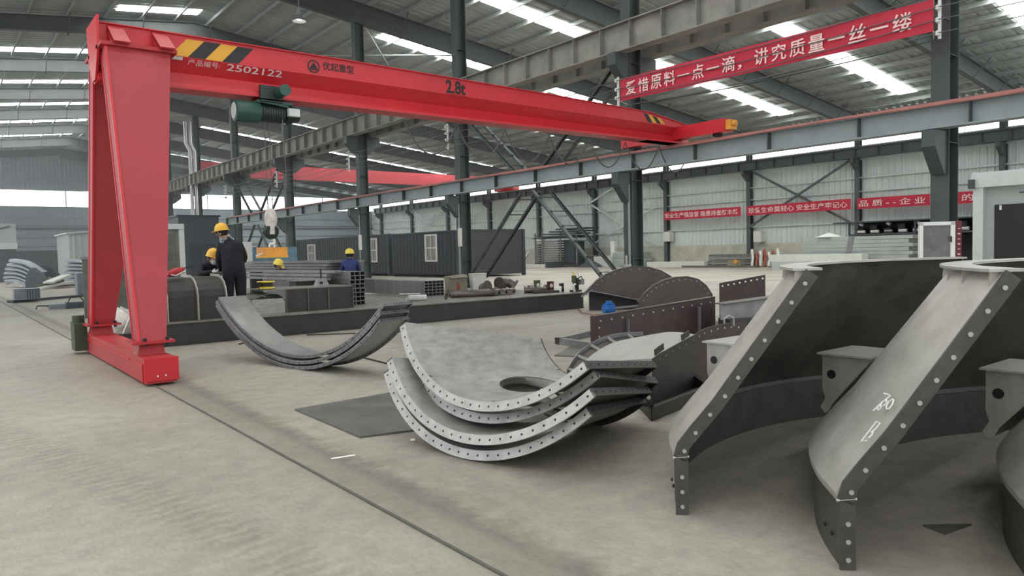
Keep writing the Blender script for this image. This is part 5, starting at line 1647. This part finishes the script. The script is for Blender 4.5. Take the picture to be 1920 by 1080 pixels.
# junk between the gantry legs
t = thing('plastic_sack', 'crumpled pale plastic sack lying behind the gantry legs', 'sack', (2.75, 15.6, 0))
b = MB()
c = V((2.62, 15.2, 0.0))
rows = []
for j in range(9):
    row = []
    for k in range(13):
        a = 2 * PI * k / 12; q = j / 8
        r = 0.34 * math.sin(PI * (0.12 + 0.86 * q)) ** 0.6 * (1 + 0.18 * math.sin(3 * a + j) + 0.1 * math.cos(7 * a - 2 * j))
        row.append(c + V((r * math.cos(a), r * math.sin(a), 0.62 * q + 0.03 * math.sin(5 * a + j))))
    rows.append(row)
b.sheet(rows, 0.01); b.build('sack', M['junk'], t, True)
for k, (p, q, m, lab) in enumerate((((2.35, 15.0, 0.10), (2.95, 15.4, 0.08), 'offwhite', 'pale board under the plastic sack'), ((2.4, 14.6, 0.05), (2.9, 14.4, 0.05), 'offwhite', 'pale offcut strip on the floor between the gantry legs'), ((2.45, 14.4, 0.16), (2.8, 14.5, 0.14), 'charcoal', 'dark bar between the gantry legs'), ((2.5, 14.3, 0.1), (2.85, 14.9, 0.62), 'offwhite', 'thin pale stick leaning between the gantry legs'))):
    b = MB(); b.bar(p, q, 0.16 if k < 3 else 0.02, 0.1 if k < 3 else 0.02)
    tag(b.build('offcut', M[m]), lab, 'offcut', 'offcuts between the gantry legs')
b = MB(); b.prism([ground(131, 606), ground(150, 600), ground(158, 590), ground(146, 612)], (0, 0, 0.03))
tag(b.build('dust_sheet', M['greenpaint']), 'small dark rag on the floor behind the gantry drive motor', 'rag')
t = thing('welding_screen', 'grey steel panel standing behind the gap between the gantry legs', 'panel', (3.4, 22, 0))
b = MB(); b.box((3.05, 22.0, 0.0), (4.3, 22.05, 1.55)); b.build('panel', M['plate'], t)
b = MB(); b.box((3.0, 21.97, 1.55), (4.35, 22.08, 1.62)); b.build('top_rail', M['tube'], t)

# ------------------------------------------------------------------ right side: far bay
t = thing('site_cabin', 'pale grey site cabin with a dark doorway at the right edge', 'cabin', (38, 9, 0))
zc = 4.33
b = MB(); b.box((36.0, 12.45, 0.0), (36.4, 12.85, zc)); b.build('corner_post', M['paleframe'], t)
b = MB(); b.box((35.95, 3.0, 3.76), (36.4, 12.9, zc + 0.03)); b.build('roof_beam', M['paleframe'], t)
b = MB(); b.box((36.0, 3.0, zc), (39.0, 12.9, zc + 0.08)); b.build('roof', M['paleframe'], t)
b = MB(); b.box((36.35, 3.0, 0.1), (36.45, 12.5, 3.8)); b.build('front_wall', M['palepanel'], t)
b = MB(); b.box((36.4, 12.5, 0.1), (39.0, 12.8, 3.9)); b.build('end_wall', M['palepanel'], t)
d0, d1 = on_x(1865, 384, 36.3), on_x(1930, 378, 36.3)
b = MB(); b.box((36.28, 6.0, 0.1), (36.36, d0.y, d0.z)); dw = b.build('doorway', M['darkroom'], t)
b = MB(); b.box((36.24, d0.y - 0.28, 2.75), (36.28, d0.y - 0.2, 2.95)); b.build('door_handle', M['white'], dw)
b = MB(); b.box((35.80, 12.75, 3.72), (35.98, 12.98, 4.12)); b.build('corner_casting', M['charcoal'], t)
b = MB(); b.bar((36.33, 11.2, 3.45), (36.33, 9.0, 3.45), 0.03, 0.05); b.build('drip_rail', M['charcoal'], t)

t = thing('window_unit', 'white-framed window unit with grey film, propped in front of the nearest column', 'window', at(1756, 470, 12.4))
D = 12.4
bl, br = at(1723, 475, D), at(1789, 475, D)
tl, tr_ = at(1722, 418, D), at(1789, 415, D)
d = (br - bl).normalized(); d = V((d.x, d.y, 0)).normalized(); n = V((d.y, -d.x, 0)); W_ = (br - bl).length; H_ = tl.z
o = V((bl.x, bl.y, 0))
up = V((0, 0, 1))
b = MB()
for (a0, a1, z0, z1) in ((0, 0.055, 0.0, H_), (W_ - 0.075, W_, 0.0, H_), (0, W_, H_ - 0.05, H_ + 0.01), (0, W_, 0.0, 0.06)):
    b.obox(o + d * ((a0 + a1) / 2) + up * ((z0 + z1) / 2), d * ((a1 - a0) / 2), n * 0.03, up * ((z1 - z0) / 2))
b.build('frame', M['white'], t)
b = MB(); b.obox(o + d * (W_ / 2) + up * (H_ / 2), d * (W_ / 2 - 0.06), n * 0.006, up * (H_ / 2 - 0.04)); b.build('filmed_pane', M['screen'], t)
b = MB(); b.obox(o + d * (W_ - 0.075) + up * (H_ * 0.84) + n * 0.04, d * 0.008, n * 0.012, up * 0.05); b.build('handle', M['black'], t)
t = thing('red_board', 'narrow maroon board with pale marks behind the window unit', 'board', at(1798, 470, 14))
b = MB(); b.obox(V((at(1797, 470, 13).x, at(1797, 470, 13).y, 0.92)), d * 0.05, n * 0.012, up * 0.92); b.build('board', mat('maroon_board', (0.13, 0.018, 0.026), 0.6), t)
for k in range(6):
    c = V((at(1797, 470, 13).x, at(1797, 470, 13).y, 1.25 + 0.09 * k)) + n * 0.014
    b = MB(); b.obox(c, d * 0.022, n * 0.002, up * (0.006 if k % 2 else 0.012)); b.build('mark', M['pinkwhite'], t)
# pole by the cabin
b = MB(); b.cyl((34.5, 13.85, 0), (34.5, 13.85, 7.5), 0.04, 8)
tag(b.build('thin_pole', M['column']), 'thin upright pole beside the pale site cabin', 'pole')

zz = 0.206
for k in range(8):
    ya = 16.9 if k % 2 else 17.1
    b = MB(); b.box((39.6, ya, zz), (40.8, 22.9 + 0.1 * (k % 3), zz + 0.19))
    zz += 0.205
    tag(b.build('cladding_board', M['greysheet']), '%s grey wall panel in the stack left of the window unit' % nth(k, 8), 'panel', 'wall panels in the right stack')
b = MB(); b.box((39.3, 15.5, 0.0), (40.9, 24.0, 0.2)); tag(b.build('pallet_beam', M['carton']), 'long timber base under the right stack of wall panels', 'base')
b = MB(); b.box((38.5, 19.0, 0.5), (39.2, 24.5, 0.9)); tag(b.build('white_slab', M['offwhite']), 'off-white long panel in front of the right stack of wall panels', 'panel')
b = MB(); b.box((38.5, 19.2, 0.0), (39.2, 24.3, 0.5)); tag(b.build('slab_bundle', M['palepanel']), 'grey bundle under the off-white long panel', 'panel')
b = MB(); b.bar((39.58, 20.1, 1.85), (39.58, 20.4, 0.25), 0.02, 0.3, up=(0, 1, 0)); tag(b.build('strap', M['tube']), 'dark strap across the right stack of wall panels', 'strap')
b = MB(); b.lathe([(0, 0.25), (0.2, 0.2), (0.6, 0.05), (0.8, 0)], (40.2, 21.7, 1.84), (0, 0, 1), 9); tag(b.build('plastic_wrap', M['offwhite']), 'pale crumpled wrap on top of the right panel stack', 'plastic')
t = thing('equipment_rack', 'dark rack of machine parts against the right wall behind the panel stack', 'rack', (44, 18, 0))
b = MB(); b.box((43.4, 14.3, 2.66), (44.8, 23.2, 2.74)); b.build('top_shelf', M['charcoal'], t)
b = MB(); b.box((43.6, 14.5, 1.9), (44.8, 22.3, 2.0)); b.build('lower_shelf', M['charcoal'], t)
for y in (14.5, 18.4, 22.2):
    b = MB(); b.box((43.5, y, 0), (43.6, y + 0.1, 2.66)); b.build('upright', M['charcoal'], t)
b = MB(); b.box((44.7, 14.5, 0.0), (44.8, 22.3, 2.66)); b.build('back_panel', M['darkroom'], t)
for k in range(9):
    y = 15.0 + 0.8 * k
    t = thing('machine_part', '%s pale machine part counted from the right on the dark rack' % ['first', 'second', 'third', 'fourth', 'fifth', 'sixth', 'seventh', 'eighth', 'ninth'][k], 'machine part', (44.0, y, 2.0), 'machine parts on the rack')
    b = MB(); b.cyl((43.8, y, 2.12), (43.8, y + 0.45, 2.12), 0.1, 10); b.build('shaft', M['offwhite'] if k % 3 else M['tube'], t)
    b = MB(); b.box((43.75, y + 0.1, 2.0), (44.3, y + 0.5, 2.5 if k % 2 else 2.3)); b.build('block', M['black'], t)
    if k % 2 == 0:
        b = MB(); b.cyl((43.7, y + 0.1, 2.5), (43.7, y + 0.3, 2.6), 0.09, 8); b.build('knuckle', M['offwhite'], t)
# corrugated sheets and tools by the wall
for k in range(5):
    z0 = 0.18 * k
    b = MB(); b.hexa([(43.6, 29.0, z0 + .02), (44.8, 29.0, z0 + .02), (44.8, 32.6, z0 + .02), (43.6, 32.6, z0 + .02), (43.62, 29.1, z0 + .16), (44.8, 29.1, z0 + .16), (44.8, 32.5, z0 + .16), (43.62, 32.5, z0 + .16)])
    tag(b.build('roof_sheet', M['tube'] if k % 2 else M['plate']), '%s of five grey roofing sheets stacked at the wall column' % ['lowest', 'second', 'middle', 'fourth', 'topmost'][k], 'sheet', 'roofing sheets at the wall')
t = thing('hose_pile', 'heap of rusty red hoses and clamps by the right wall', 'hoses', (44, 28, 0))
for k in range(7):
    y = 26.9 + 0.32 * k
    b = MB(); b.tube([(43.3, y, 0.05), (43.5, y + 0.05, 0.7 + 0.12 * math.sin(k * 2)), (43.7, y + 0.25, 1.15 - 0.1 * (k % 3)), (43.9, y + 0.45, 0.6), (44.0, y + 0.4, 0.05)], 0.09, 8); b.build('hose', M['rust'] if k % 2 else M['offwhite'], t, True)
b = MB(); b.box((42.9, 25.9, 0), (43.5, 26.9, 0.8)); tag(b.build('white_bin', M['white']), 'small white bin right of the rusty hose heap', 'bin')
b = MB(); b.box((42.6, 28.0, 0.0), (43.0, 34.2, 0.12)); tag(b.build('long_board', M['plate']), 'long dark board on the floor before the roofing sheets', 'board')
b = MB(); b.box((43.2, 32.7, 0.0), (44.2, 38.0, 0.38)); tag(b.build('foam_board', M['offwhite']), 'off-white low board along the right wall plinth', 'board')
t = thing('wood_block', 'small timber block between the roofing sheets and the hose heap', 'block', (42.9, 29.6, 0.12))
b = MB(); b.box((42.65, 29.3, 0.12), (42.95, 30.3, 0.5)); b.build('block', M['carton'], t)
b = MB(); b.cyl((42.65, 29.6, 0.4), (42.55, 29.6, 0.4), 0.15, 10); b.build('orange_disc', M['orange'], t)
for k, (y, z0, z1, x0, m, lab) in enumerate(((40.6, 0.0, 0.6, 44.2, 'greysheet', 'lower pale crate at the foot of a wall column, left of the wall banner'), (40.7, 0.62, 1.2, 44.25, 'greysheet', 'upper pale crate at the foot of a wall column, left of the wall banner'))):
    t = thing('pale_crate', lab, 'crate', (44.5, y, z0))
    b = MB(); b.box((x0, y - 1.2, z0), (45.4, y + 1.9, z1)); b.build('body', M[m], t)
    b = MB(); b.box((x0 - 0.02, y - 1.22, z1 - 0.06), (45.42, y + 1.92, z1)); b.build('lid', M['offwhite'], t)
for y, z, lab in ((37.9, 1.95, 'small pale switch box on the wall column at the left end of the wall banners'), (53.5, 2.0, 'small pale switch box on the wall column behind the storage rack'), (29.8, 1.7, 'pale notice box on the plinth above the roofing sheets')):
    b = MB(); b.box((45.42, y - 0.3, z), (45.99, y + 0.3, z + 0.75))
    tag(b.build('switch_box', M['offwhite']), lab, 'switch box')
# storage rack in the distance
t = thing('storage_rack', 'tall storage rack of steel bars against the far right wall', 'rack', (43, 47, 0))
for y in (45.2, 47.2, 49.6, 50.6):
    b = MB(); b.box((42.6, y, 0.0), (42.7, y + 0.1, 3.0 if y != 49.6 else 3.4)); b.build('upright', M['tube'], t)
for z in (0.15, 2.5):
    b = MB(); b.box((42.6, 45.0, z), (44.4, 51.0, z + 0.08)); b.build('shelf', M['charcoal'], t)
for k in range(10):
    b = MB(); b.box((42.7, 47.6, 0.3 + 0.21 * k), (44.2, 50.7, 0.42 + 0.21 * k)); tag(b.build('steel_bar', M['tube']), '%s bar from the bottom in the storage rack' % ['first', 'second', 'third', 'fourth', 'fifth', 'sixth', 'seventh', 'eighth', 'ninth', 'tenth'][k], 'bar', 'bars in the storage rack')
for k in range(4):
    b = MB(); b.box((42.5, 45.6 - 0.5 * k, 2.6 + 0.2 * k), (44.2, 50.4 - 0.9 * k, 2.72 + 0.2 * k)); tag(b.build('steel_bar', M['charcoal']), '%s dark bar on top of the storage rack' % ['lowest', 'second', 'third', 'highest'][k], 'bar', 'bars on top of the storage rack')
b = MB(); b.box((43.0, 45.9, 0.25), (44.2, 47.2, 2.2)); tag(b.build('dark_crate', M['charcoal']), 'tall dark crate in the right part of the storage rack', 'crate')
b = MB(); b.lathe([(0, 0.55), (0.4, 0.45), (0.9, 0.15), (1.1, 0)], (42.6, 43.6, 0.0), (0, 0, 1), 9); tag(b.build('scrap_heap', M['charcoal']), 'dark scrap heap right of the storage rack', 'scrap')
b = MB(); b.box((40.5, 47.0, 0.0), (42.2, 53.5, 0.25)); tag(b.build('slab_pile', M['offwhite']), 'low pale panel bundle on the floor left of the storage rack', 'panel')
b = MB(); b.box((40.6, 46.2, 0.0), (42.0, 46.95, 0.5)); tag(b.build('dark_crate', M['charcoal']), 'small dark crate at the end of the pale panel bundle', 'crate')
b = MB(); b.bar((42.6, 53.0, 0.0), (43.2, 52.2, 1.3), 0.6, 0.08); tag(b.build('white_board', M['white']), 'white board leaning left of the storage rack', 'board')
b = MB(); b.box((43.6, 42.6, 0), (44.8, 44.2, 0.9)); tag(b.build('pale_block', M['offwhite']), 'off-white block behind the foot of the right ladder brace', 'block')
b = MB(); b.box((44.5, 39.9 + 2.75, 0), (44.7, 43.1, 2.1)); tag(b.build('white_board', M['white']), 'upright white board behind the foot of the right ladder brace', 'board')
t = thing('blue_machine', 'pale blue machine far behind the hanging lifting magnet', 'machine', (12.6, 34, 0))
b = MB(); b.box((11.55, 34, 0), (13.7, 35.5, 1.95)); b.build('body', mat('pale_blue_enamel', (0.12, 0.24, 0.32), 0.5, noise=0.15), t)
b = MB(); b.box((12.2, 33.85, 0.5), (13.0, 34.0, 1.3)); b.build('front_panel', M['orange'], t)
b = MB(); b.cyl((11.25, 33.8, 0), (11.25, 33.8, 2.2), 0.25, 12)
tag(b.build('gas_cylinder', M['white']), 'white upright gas cylinder left of the hanging lifting magnet', 'cylinder')

# ------------------------------------------------------------------ people
def person(label, loc, yaw, J, edges, cloth, helmet, skin_keys, glove_keys, head, face, group=None, helmet_tilt=(0, 0, 1), mask=False, crop=None):
    """J: joint -> (right, forward, up, radius); loc is the standing point, yaw the facing (0 = +Y)"""
    f = V((math.sin(yaw), math.cos(yaw), 0)); r = V((math.cos(yaw), -math.sin(yaw), 0)); up = V((0, 0, 1))
    W = {k: V(loc) + r * v[0] + f * v[1] + up * v[2] for k, v in J.items()}
    keys = list(J)
    me = bpy.data.meshes.new('person')
    me.from_pydata([tuple(W[k] - V(loc)) for k in keys], [(keys.index(a), keys.index(b)) for a, b in edges], [])
    ob = bpy.data.objects.new('person', me)
    col.objects.link(ob)
    sk = ob.modifiers.new('skin', 'SKIN')
    sk.use_smooth_shade = True
    for k, sv in zip(keys, me.skin_vertices[0].data):
        rr = J[k][3]
        sv.radius = rr if isinstance(rr, tuple) else (rr, rr)
        sv.use_root = (k == 'pelvis')
    sb = ob.modifiers.new('subdivision', 'SUBSURF'); sb.levels = 2; sb.render_levels = 2
    bpy.context.view_layer.update()
    dg = bpy.context.evaluated_depsgraph_get()
    m2 = bpy.data.meshes.new_from_object(ob.evaluated_get(dg))
    bpy.data.objects.remove(ob)
    m2.materials.clear()
    for m in (cloth, M['skin'], M['glove']):
        m2.materials.append(m)
    for p in m2.polygons:
        c = V(loc) + p.center
        k = min(keys, key=lambda q: (W[q] - c).length - 0.5 * (J[q][3][0] if isinstance(J[q][3], tuple) else J[q][3]))
        p.material_index = 1 if k in skin_keys else (2 if k in glove_keys else 0)
        p.use_smooth = True
    o = bpy.data.objects.new('person', m2)
    col.objects.link(o)
    o.location = V(loc)
    tag(o, label, 'person', group)
    hc = W[head] + up * 0.03
    ax = V(helmet_tilt).normalized()
    fd = V(face).normalized()
    b = MB()
    b.lathe([(0, 0.135), (0.05, 0.130), (0.09, 0.105), (0.118, 0.06), (0.128, 0.01), (0.130, -0.005), (0.145, -0.010), (0.145, -0.016), (0.126, -0.012), (0.124, 0.01), (0.0, 0.115)], hc, ax, 22, ref=fd)
    # peak
    s = ax.cross(fd)
    b.prism([hc + fd * 0.12 + s * 0.09 - ax * 0.012, hc + fd * 0.185 + s * 0.05 - ax * 0.022, hc + fd * 0.195 - ax * 0.024, hc + fd * 0.185 - s * 0.05 - ax * 0.022, hc + fd * 0.12 - s * 0.09 - ax * 0.012], ax * 0.006)
    b.tube([hc - fd * 0.11 + ax * 0.07, hc + ax * 0.139, hc + fd * 0.11 + ax * 0.07], 0.012, 6)
    b.build('safety_helmet', helmet, o, True)
    b = MB()
    b.lathe([(0.107, 0.02), (0.112, -0.03), (0.104, -0.085), (0.085, -0.11)], hc, ax, 18, ref=-fd, a0=-1.75, a1=1.75)
    b.build('hair', M['hair'], o, True)
    hd = hc - ax * 0.075
    b = MB(); b.lathe([(0.0, 0.028), (0.014, 0.01), (0.017, -0.005), (0.0, -0.02)], hd + fd * 0.10, fd, 8, ref=(0, 0, 1)); b.build('nose', M['skin'], o, True)
    for sg in (-1, 1):
        b = MB(); b.lathe([(0, 0.006), (0.010, 0.003), (0.014, -0.004)], hd + fd * 0.098 + s * 0.034 * sg + ax * 0.03, fd, 8, ref=(0, 0, 1)); b.build('eye', M['hair'], o, True)
        b = MB(); b.lathe([(0, 0.012), (0.018, 0.006), (0.024, -0.01)], hd + s * 0.10 * sg - fd * 0.005, s * sg, 8, ref=(0, 0, 1)); b.build('ear', M['skin'], o, True)
    if mask:
        b = MB(); b.lathe([(0.0, 0.04), (0.04, 0.03), (0.068, 0.0), (0.075, -0.03)], hd + fd * 0.085 - ax * 0.035, fd, 12, ref=(0, 0, 1)); b.build('face_mask', M['glove'], o, True)
    else:
        b = MB(); b.bar(hd + fd * 0.098 - ax * 0.045 - s * 0.022, hd + fd * 0.098 - ax * 0.045 + s * 0.022, 0.008, 0.008); b.build('mouth', M['rust'], o)
    return o


def hand(J, E, pre, root, wrist, direc, side, sz=1.0):
    """palm and five curled fingers added to a skeleton; direc = finger direction, side = thumb side"""
    d = V(direc).normalized(); s = V(side).normalized(); n = d.cross(s)
    w = V(wrist)
    p = w + d * 0.075
    J[pre + 'palm'] = (*p, (0.036, 0.022)); E.append((root, pre + 'palm'))
    for i, (off, L) in enumerate(((0.028, 0.070), (0.010, 0.080), (-0.009, 0.074), (-0.026, 0.058))):
        a = p + d * 0.028 + s * off
        c = a + d * L * 0.55 + n * L * 0.12
        e = a + d * L * 0.85 + n * L * 0.42
        J['%sf%da' % (pre, i)] = (*a, 0.0105); J['%sf%db' % (pre, i)] = (*c, 0.0095); J['%sf%dc' % (pre, i)] = (*e, 0.008)
        E.extend([(pre + 'palm', '%sf%da' % (pre, i)), ('%sf%da' % (pre, i), '%sf%db' % (pre, i)), ('%sf%db' % (pre, i), '%sf%dc' % (pre, i))])
    a = w + d * 0.04 + s * 0.042
    c = w + d * 0.075 + s * 0.062 + n * 0.02
    J[pre + 'ta'] = (*a, 0.012); J[pre + 'tb'] = (*c, 0.010)
    E.extend([(root, pre + 'ta'), (pre + 'ta', pre + 'tb')])


def hand_keys(pre):
    return {pre + 'palm', pre + 'ta', pre + 'tb'} | {'%sf%d%s' % (pre, i, q) for i in range(4) for q in 'abc'}


# tall worker seen from behind, leaning to his left
J = {'pelvis': (0.02, 0.0, 0.90, (0.195, 0.145)), 'waist': (0.01, 0.02, 1.06, (0.195, 0.135)), 'chest': (-0.02, 0.05, 1.26, (0.205, 0.14)), 'collar': (-0.05, 0.07, 1.405, (0.13, 0.09)),
     'neck': (-0.10, 0.09, 1.475, 0.056), 'jaw': (-0.145, 0.12, 1.53, 0.072), 'skull': (-0.165, 0.12, 1.605, 0.09), 'crown': (-0.17, 0.12, 1.655, 0.075),
     'lhip': (-0.095, 0.0, 0.80, 0.135), 'lknee': (-0.105, 0.04, 0.47, 0.108), 'lankle': (-0.11, 0.0, 0.12, 0.085), 'ltoe': (-0.15, 0.16, 0.045, 0.045),
     'rhip': (0.115, 0.0, 0.80, 0.135), 'rknee': (0.12, 0.03, 0.47, 0.108), 'rankle': (0.125, -0.03, 0.12, 0.085), 'rtoe': (0.17, 0.13, 0.045, 0.045),
     'lsh': (-0.205, 0.06, 1.345, 0.09), 'lelb': (-0.235, 0.12, 1.07, 0.075), 'lwr': (-0.19, 0.30, 0.87, 0.042),
     'rsh': (0.15, 0.05, 1.345, 0.09), 'relb': (0.235, 0.10, 1.07, 0.075), 'rwr': (0.13, 0.32, 0.90, 0.042)}
E = [('pelvis', 'waist'), ('waist', 'chest'), ('chest', 'collar'), ('collar', 'neck'), ('neck', 'jaw'), ('jaw', 'skull'), ('skull', 'crown'),
     ('pelvis', 'lhip'), ('lhip', 'lknee'), ('lknee', 'lankle'), ('lankle', 'ltoe'), ('pelvis', 'rhip'), ('rhip', 'rknee'), ('rknee', 'rankle'), ('rankle', 'rtoe'),
     ('chest', 'lsh'), ('lsh', 'lelb'), ('lelb', 'lwr'), ('chest', 'rsh'), ('rsh', 'relb'), ('relb', 'rwr')]
hand(J, E, 'lh', 'lwr', (-0.19, 0.30, 0.87), (0.15, 0.75, -0.6), (0.9, 0.1, 0.3))
hand(J, E, 'rh', 'rwr', (0.13, 0.32, 0.90), (-0.2, 0.8, -0.5), (-0.9, 0.0, 0.3))
p = on_y(440, 590, 14.32)
wk = person('person standing on the platform seen from behind, navy coverall and yellow helmet', (p.x + 0.02, 14.32, PZ), math.radians(5), J, E, M['cloth'], M['helmet'],
            {'neck', 'jaw', 'skull', 'crown'}, hand_keys('lh') | hand_keys('rh'), 'skull', (-0.75, 0.65, -0.15), helmet_tilt=(-0.12, 0.05, 1))
b = MB(); q = V(wk.location) + V((-0.11, 0.09, 1.45)); b.lathe([(0.072, -0.02), (0.078, 0.0), (0.070, 0.025)], q, (-0.4, 0.1, 1), 14); b.build('scarf', M['galv'], wk, True)

# second worker bent over the ribbed duct, facing the camera
J = {'pelvis': (0.0, -0.22, 0.62, (0.15, 0.12)), 'waist': (0.0, -0.14, 0.74, (0.15, 0.115)), 'chest': (0.0, 0.02, 0.88, (0.18, 0.125)), 'collar': (0.0, 0.12, 0.99, (0.13, 0.09)),
     'neck': (0.0, 0.17, 1.03, 0.056), 'jaw': (0.0, 0.22, 1.06, 0.072), 'skull': (0.0, 0.235, 1.13, 0.09), 'crown': (0.0, 0.23, 1.18, 0.075),
     'lhip': (-0.11, -0.2, 0.57, 0.105), 'lknee': (-0.17, 0.15, 0.42, 0.080), 'lankle': (-0.16, -0.10, 0.10, 0.060), 'ltoe': (-0.16, 0.06, 0.045, 0.045),
     'rhip': (0.11, -0.2, 0.57, 0.105), 'rknee': (0.17, 0.12, 0.40, 0.080), 'rankle': (0.16, -0.12, 0.10, 0.060), 'rtoe': (0.16, 0.04, 0.045, 0.045),
     'lsh': (-0.19, 0.06, 0.93, 0.078), 'lelb': (-0.24, 0.26, 0.80, 0.058), 'lwr': (-0.06, 0.40, 0.84, 0.042),
     'rsh': (0.19, 0.06, 0.93, 0.078), 'relb': (0.26, 0.24, 0.80, 0.058), 'rwr': (0.14, 0.42, 0.84, 0.042)}
E = [e for e in E if not (e[0].startswith(('lh', 'rh', 'lwr', 'rwr')) and e[1][:3] in ('lhp', 'lhf', 'lht', 'rhp', 'rhf', 'rht'))]
hand(J, E, 'lh', 'lwr', (-0.06, 0.40, 0.84), (0.6, 0.7, 0.05), (0.5, -0.4, 0.6))
hand(J, E, 'rh', 'rwr', (0.14, 0.42, 0.84), (-0.5, 0.8, 0.05), (-0.5, -0.4, 0.6))
p = on_y(398, 500, 14.95)
person('person bending over the ribbed duct, dark jacket, yellow helmet and pale mask', (p.x - 0.02, 15.12, PZ), math.radians(172), J, E, M['cloth'], M['helmet'],
       {'neck', 'jaw', 'skull', 'crown'}, hand_keys('lh') | hand_keys('rh'), 'skull', (0.25, -0.9, -0.35), helmet_tilt=(0.05, -0.25, 1), mask=True)

# worker in blue behind the tube stacks
J2 = {'pelvis': (0, 0.0, 0.88, (0.16, 0.12)), 'waist': (0, 0.03, 1.03, (0.15, 0.11)), 'chest': (0, 0.08, 1.2, (0.18, 0.12)), 'collar': (0, 0.12, 1.33, (0.13, 0.09)),
      'neck': (0, 0.15, 1.39, 0.056), 'jaw': (0, 0.18, 1.45, 0.072), 'skull': (0, 0.185, 1.52, 0.09), 'crown': (0, 0.18, 1.57, 0.075),
      'lhip': (-0.11, 0, 0.84, 0.105), 'lknee': (-0.13, 0.05, 0.46, 0.08), 'lankle': (-0.13, 0, 0.1, 0.06), 'ltoe': (-0.14, 0.16, 0.045, 0.045),
      'rhip': (0.11, 0, 0.84, 0.105), 'rknee': (0.13, 0.03, 0.46, 0.08), 'rankle': (0.13, -0.03, 0.1, 0.06), 'rtoe': (0.14, 0.13, 0.045, 0.045),
      'lsh': (-0.19, 0.08, 1.27, 0.078), 'lelb': (-0.25, 0.16, 1.0, 0.058), 'lwr': (-0.17, 0.36, 0.92, 0.042),
      'rsh': (0.19, 0.08, 1.27, 0.078), 'relb': (0.25, 0.16, 1.0, 0.058), 'rwr': (0.17, 0.36, 0.92, 0.042)}
EB = [('pelvis', 'waist'), ('waist', 'chest'), ('chest', 'collar'), ('collar', 'neck'), ('neck', 'jaw'), ('jaw', 'skull'), ('skull', 'crown'),
      ('pelvis', 'lhip'), ('lhip', 'lknee'), ('lknee', 'lankle'), ('lankle', 'ltoe'), ('pelvis', 'rhip'), ('rhip', 'rknee'), ('rknee', 'rankle'), ('rankle', 'rtoe'),
      ('chest', 'lsh'), ('lsh', 'lelb'), ('lelb', 'lwr'), ('chest', 'rsh'), ('rsh', 'relb'), ('relb', 'rwr')]
E = list(EB)
hand(J2, E, 'lh', 'lwr', (-0.17, 0.36, 0.92), (0.2, 0.9, -0.2), (0.9, -0.2, 0.3))
hand(J2, E, 'rh', 'rwr', (0.17, 0.36, 0.92), (-0.2, 0.9, -0.2), (-0.9, -0.2, 0.3))
p = on_y(656, 480, 18.9)
person('person in a blue jacket and yellow helmet behind the tube stacks, seen from behind', (p.x, 18.9, 0), math.radians(25), J2, E, M['bluecloth'], M['helmetlemon'],
       {'neck', 'jaw', 'skull', 'crown'}, hand_keys('lh') | hand_keys('rh'), 'skull', (0.4, 0.8, -0.3))
p = on_y(524, 492, 19.6)
person('person with a lemon helmet, only the head showing above the bent channels', (p.x, 19.6, -0.0), math.radians(-150), {k: (v[0], v[1], v[2] * 0.84 if not k.startswith(('lank', 'rank', 'lto', 'rto')) else v[2], v[3]) for k, v in J2.items()}, E, M['cloth'], M['helmetlemon'],
       {'neck', 'jaw', 'skull', 'crown'}, hand_keys('lh') | hand_keys('rh'), 'skull', (0.5, -0.7, -0.5), helmet_tilt=(0.1, -0.2, 1))

# ------------------------------------------------------------------ thin welding haze in the far bays
hz = bpy.data.materials.new('haze')
hz.use_nodes = True
nt = hz.node_tree
nt.nodes.remove(nt.nodes['Principled BSDF'])
vol = nt.nodes.new('ShaderNodeVolumeScatter')
vol.inputs['Color'].default_value = (0.92, 0.96, 1.0, 1)
vol.inputs['Density'].default_value = 0.0034
vol.inputs['Anisotropy'].default_value = 0.3
nt.links.new(vol.outputs[0], nt.nodes['Material Output'].inputs['Volume'])
b = MB(); b.box((-9.5, 24, 0.02), (21.0, 87.8, 12.2))
tag(b.build('welding_haze', hz), 'thin welding haze hanging in the far left bays of the hall', 'haze', kind='stuff')
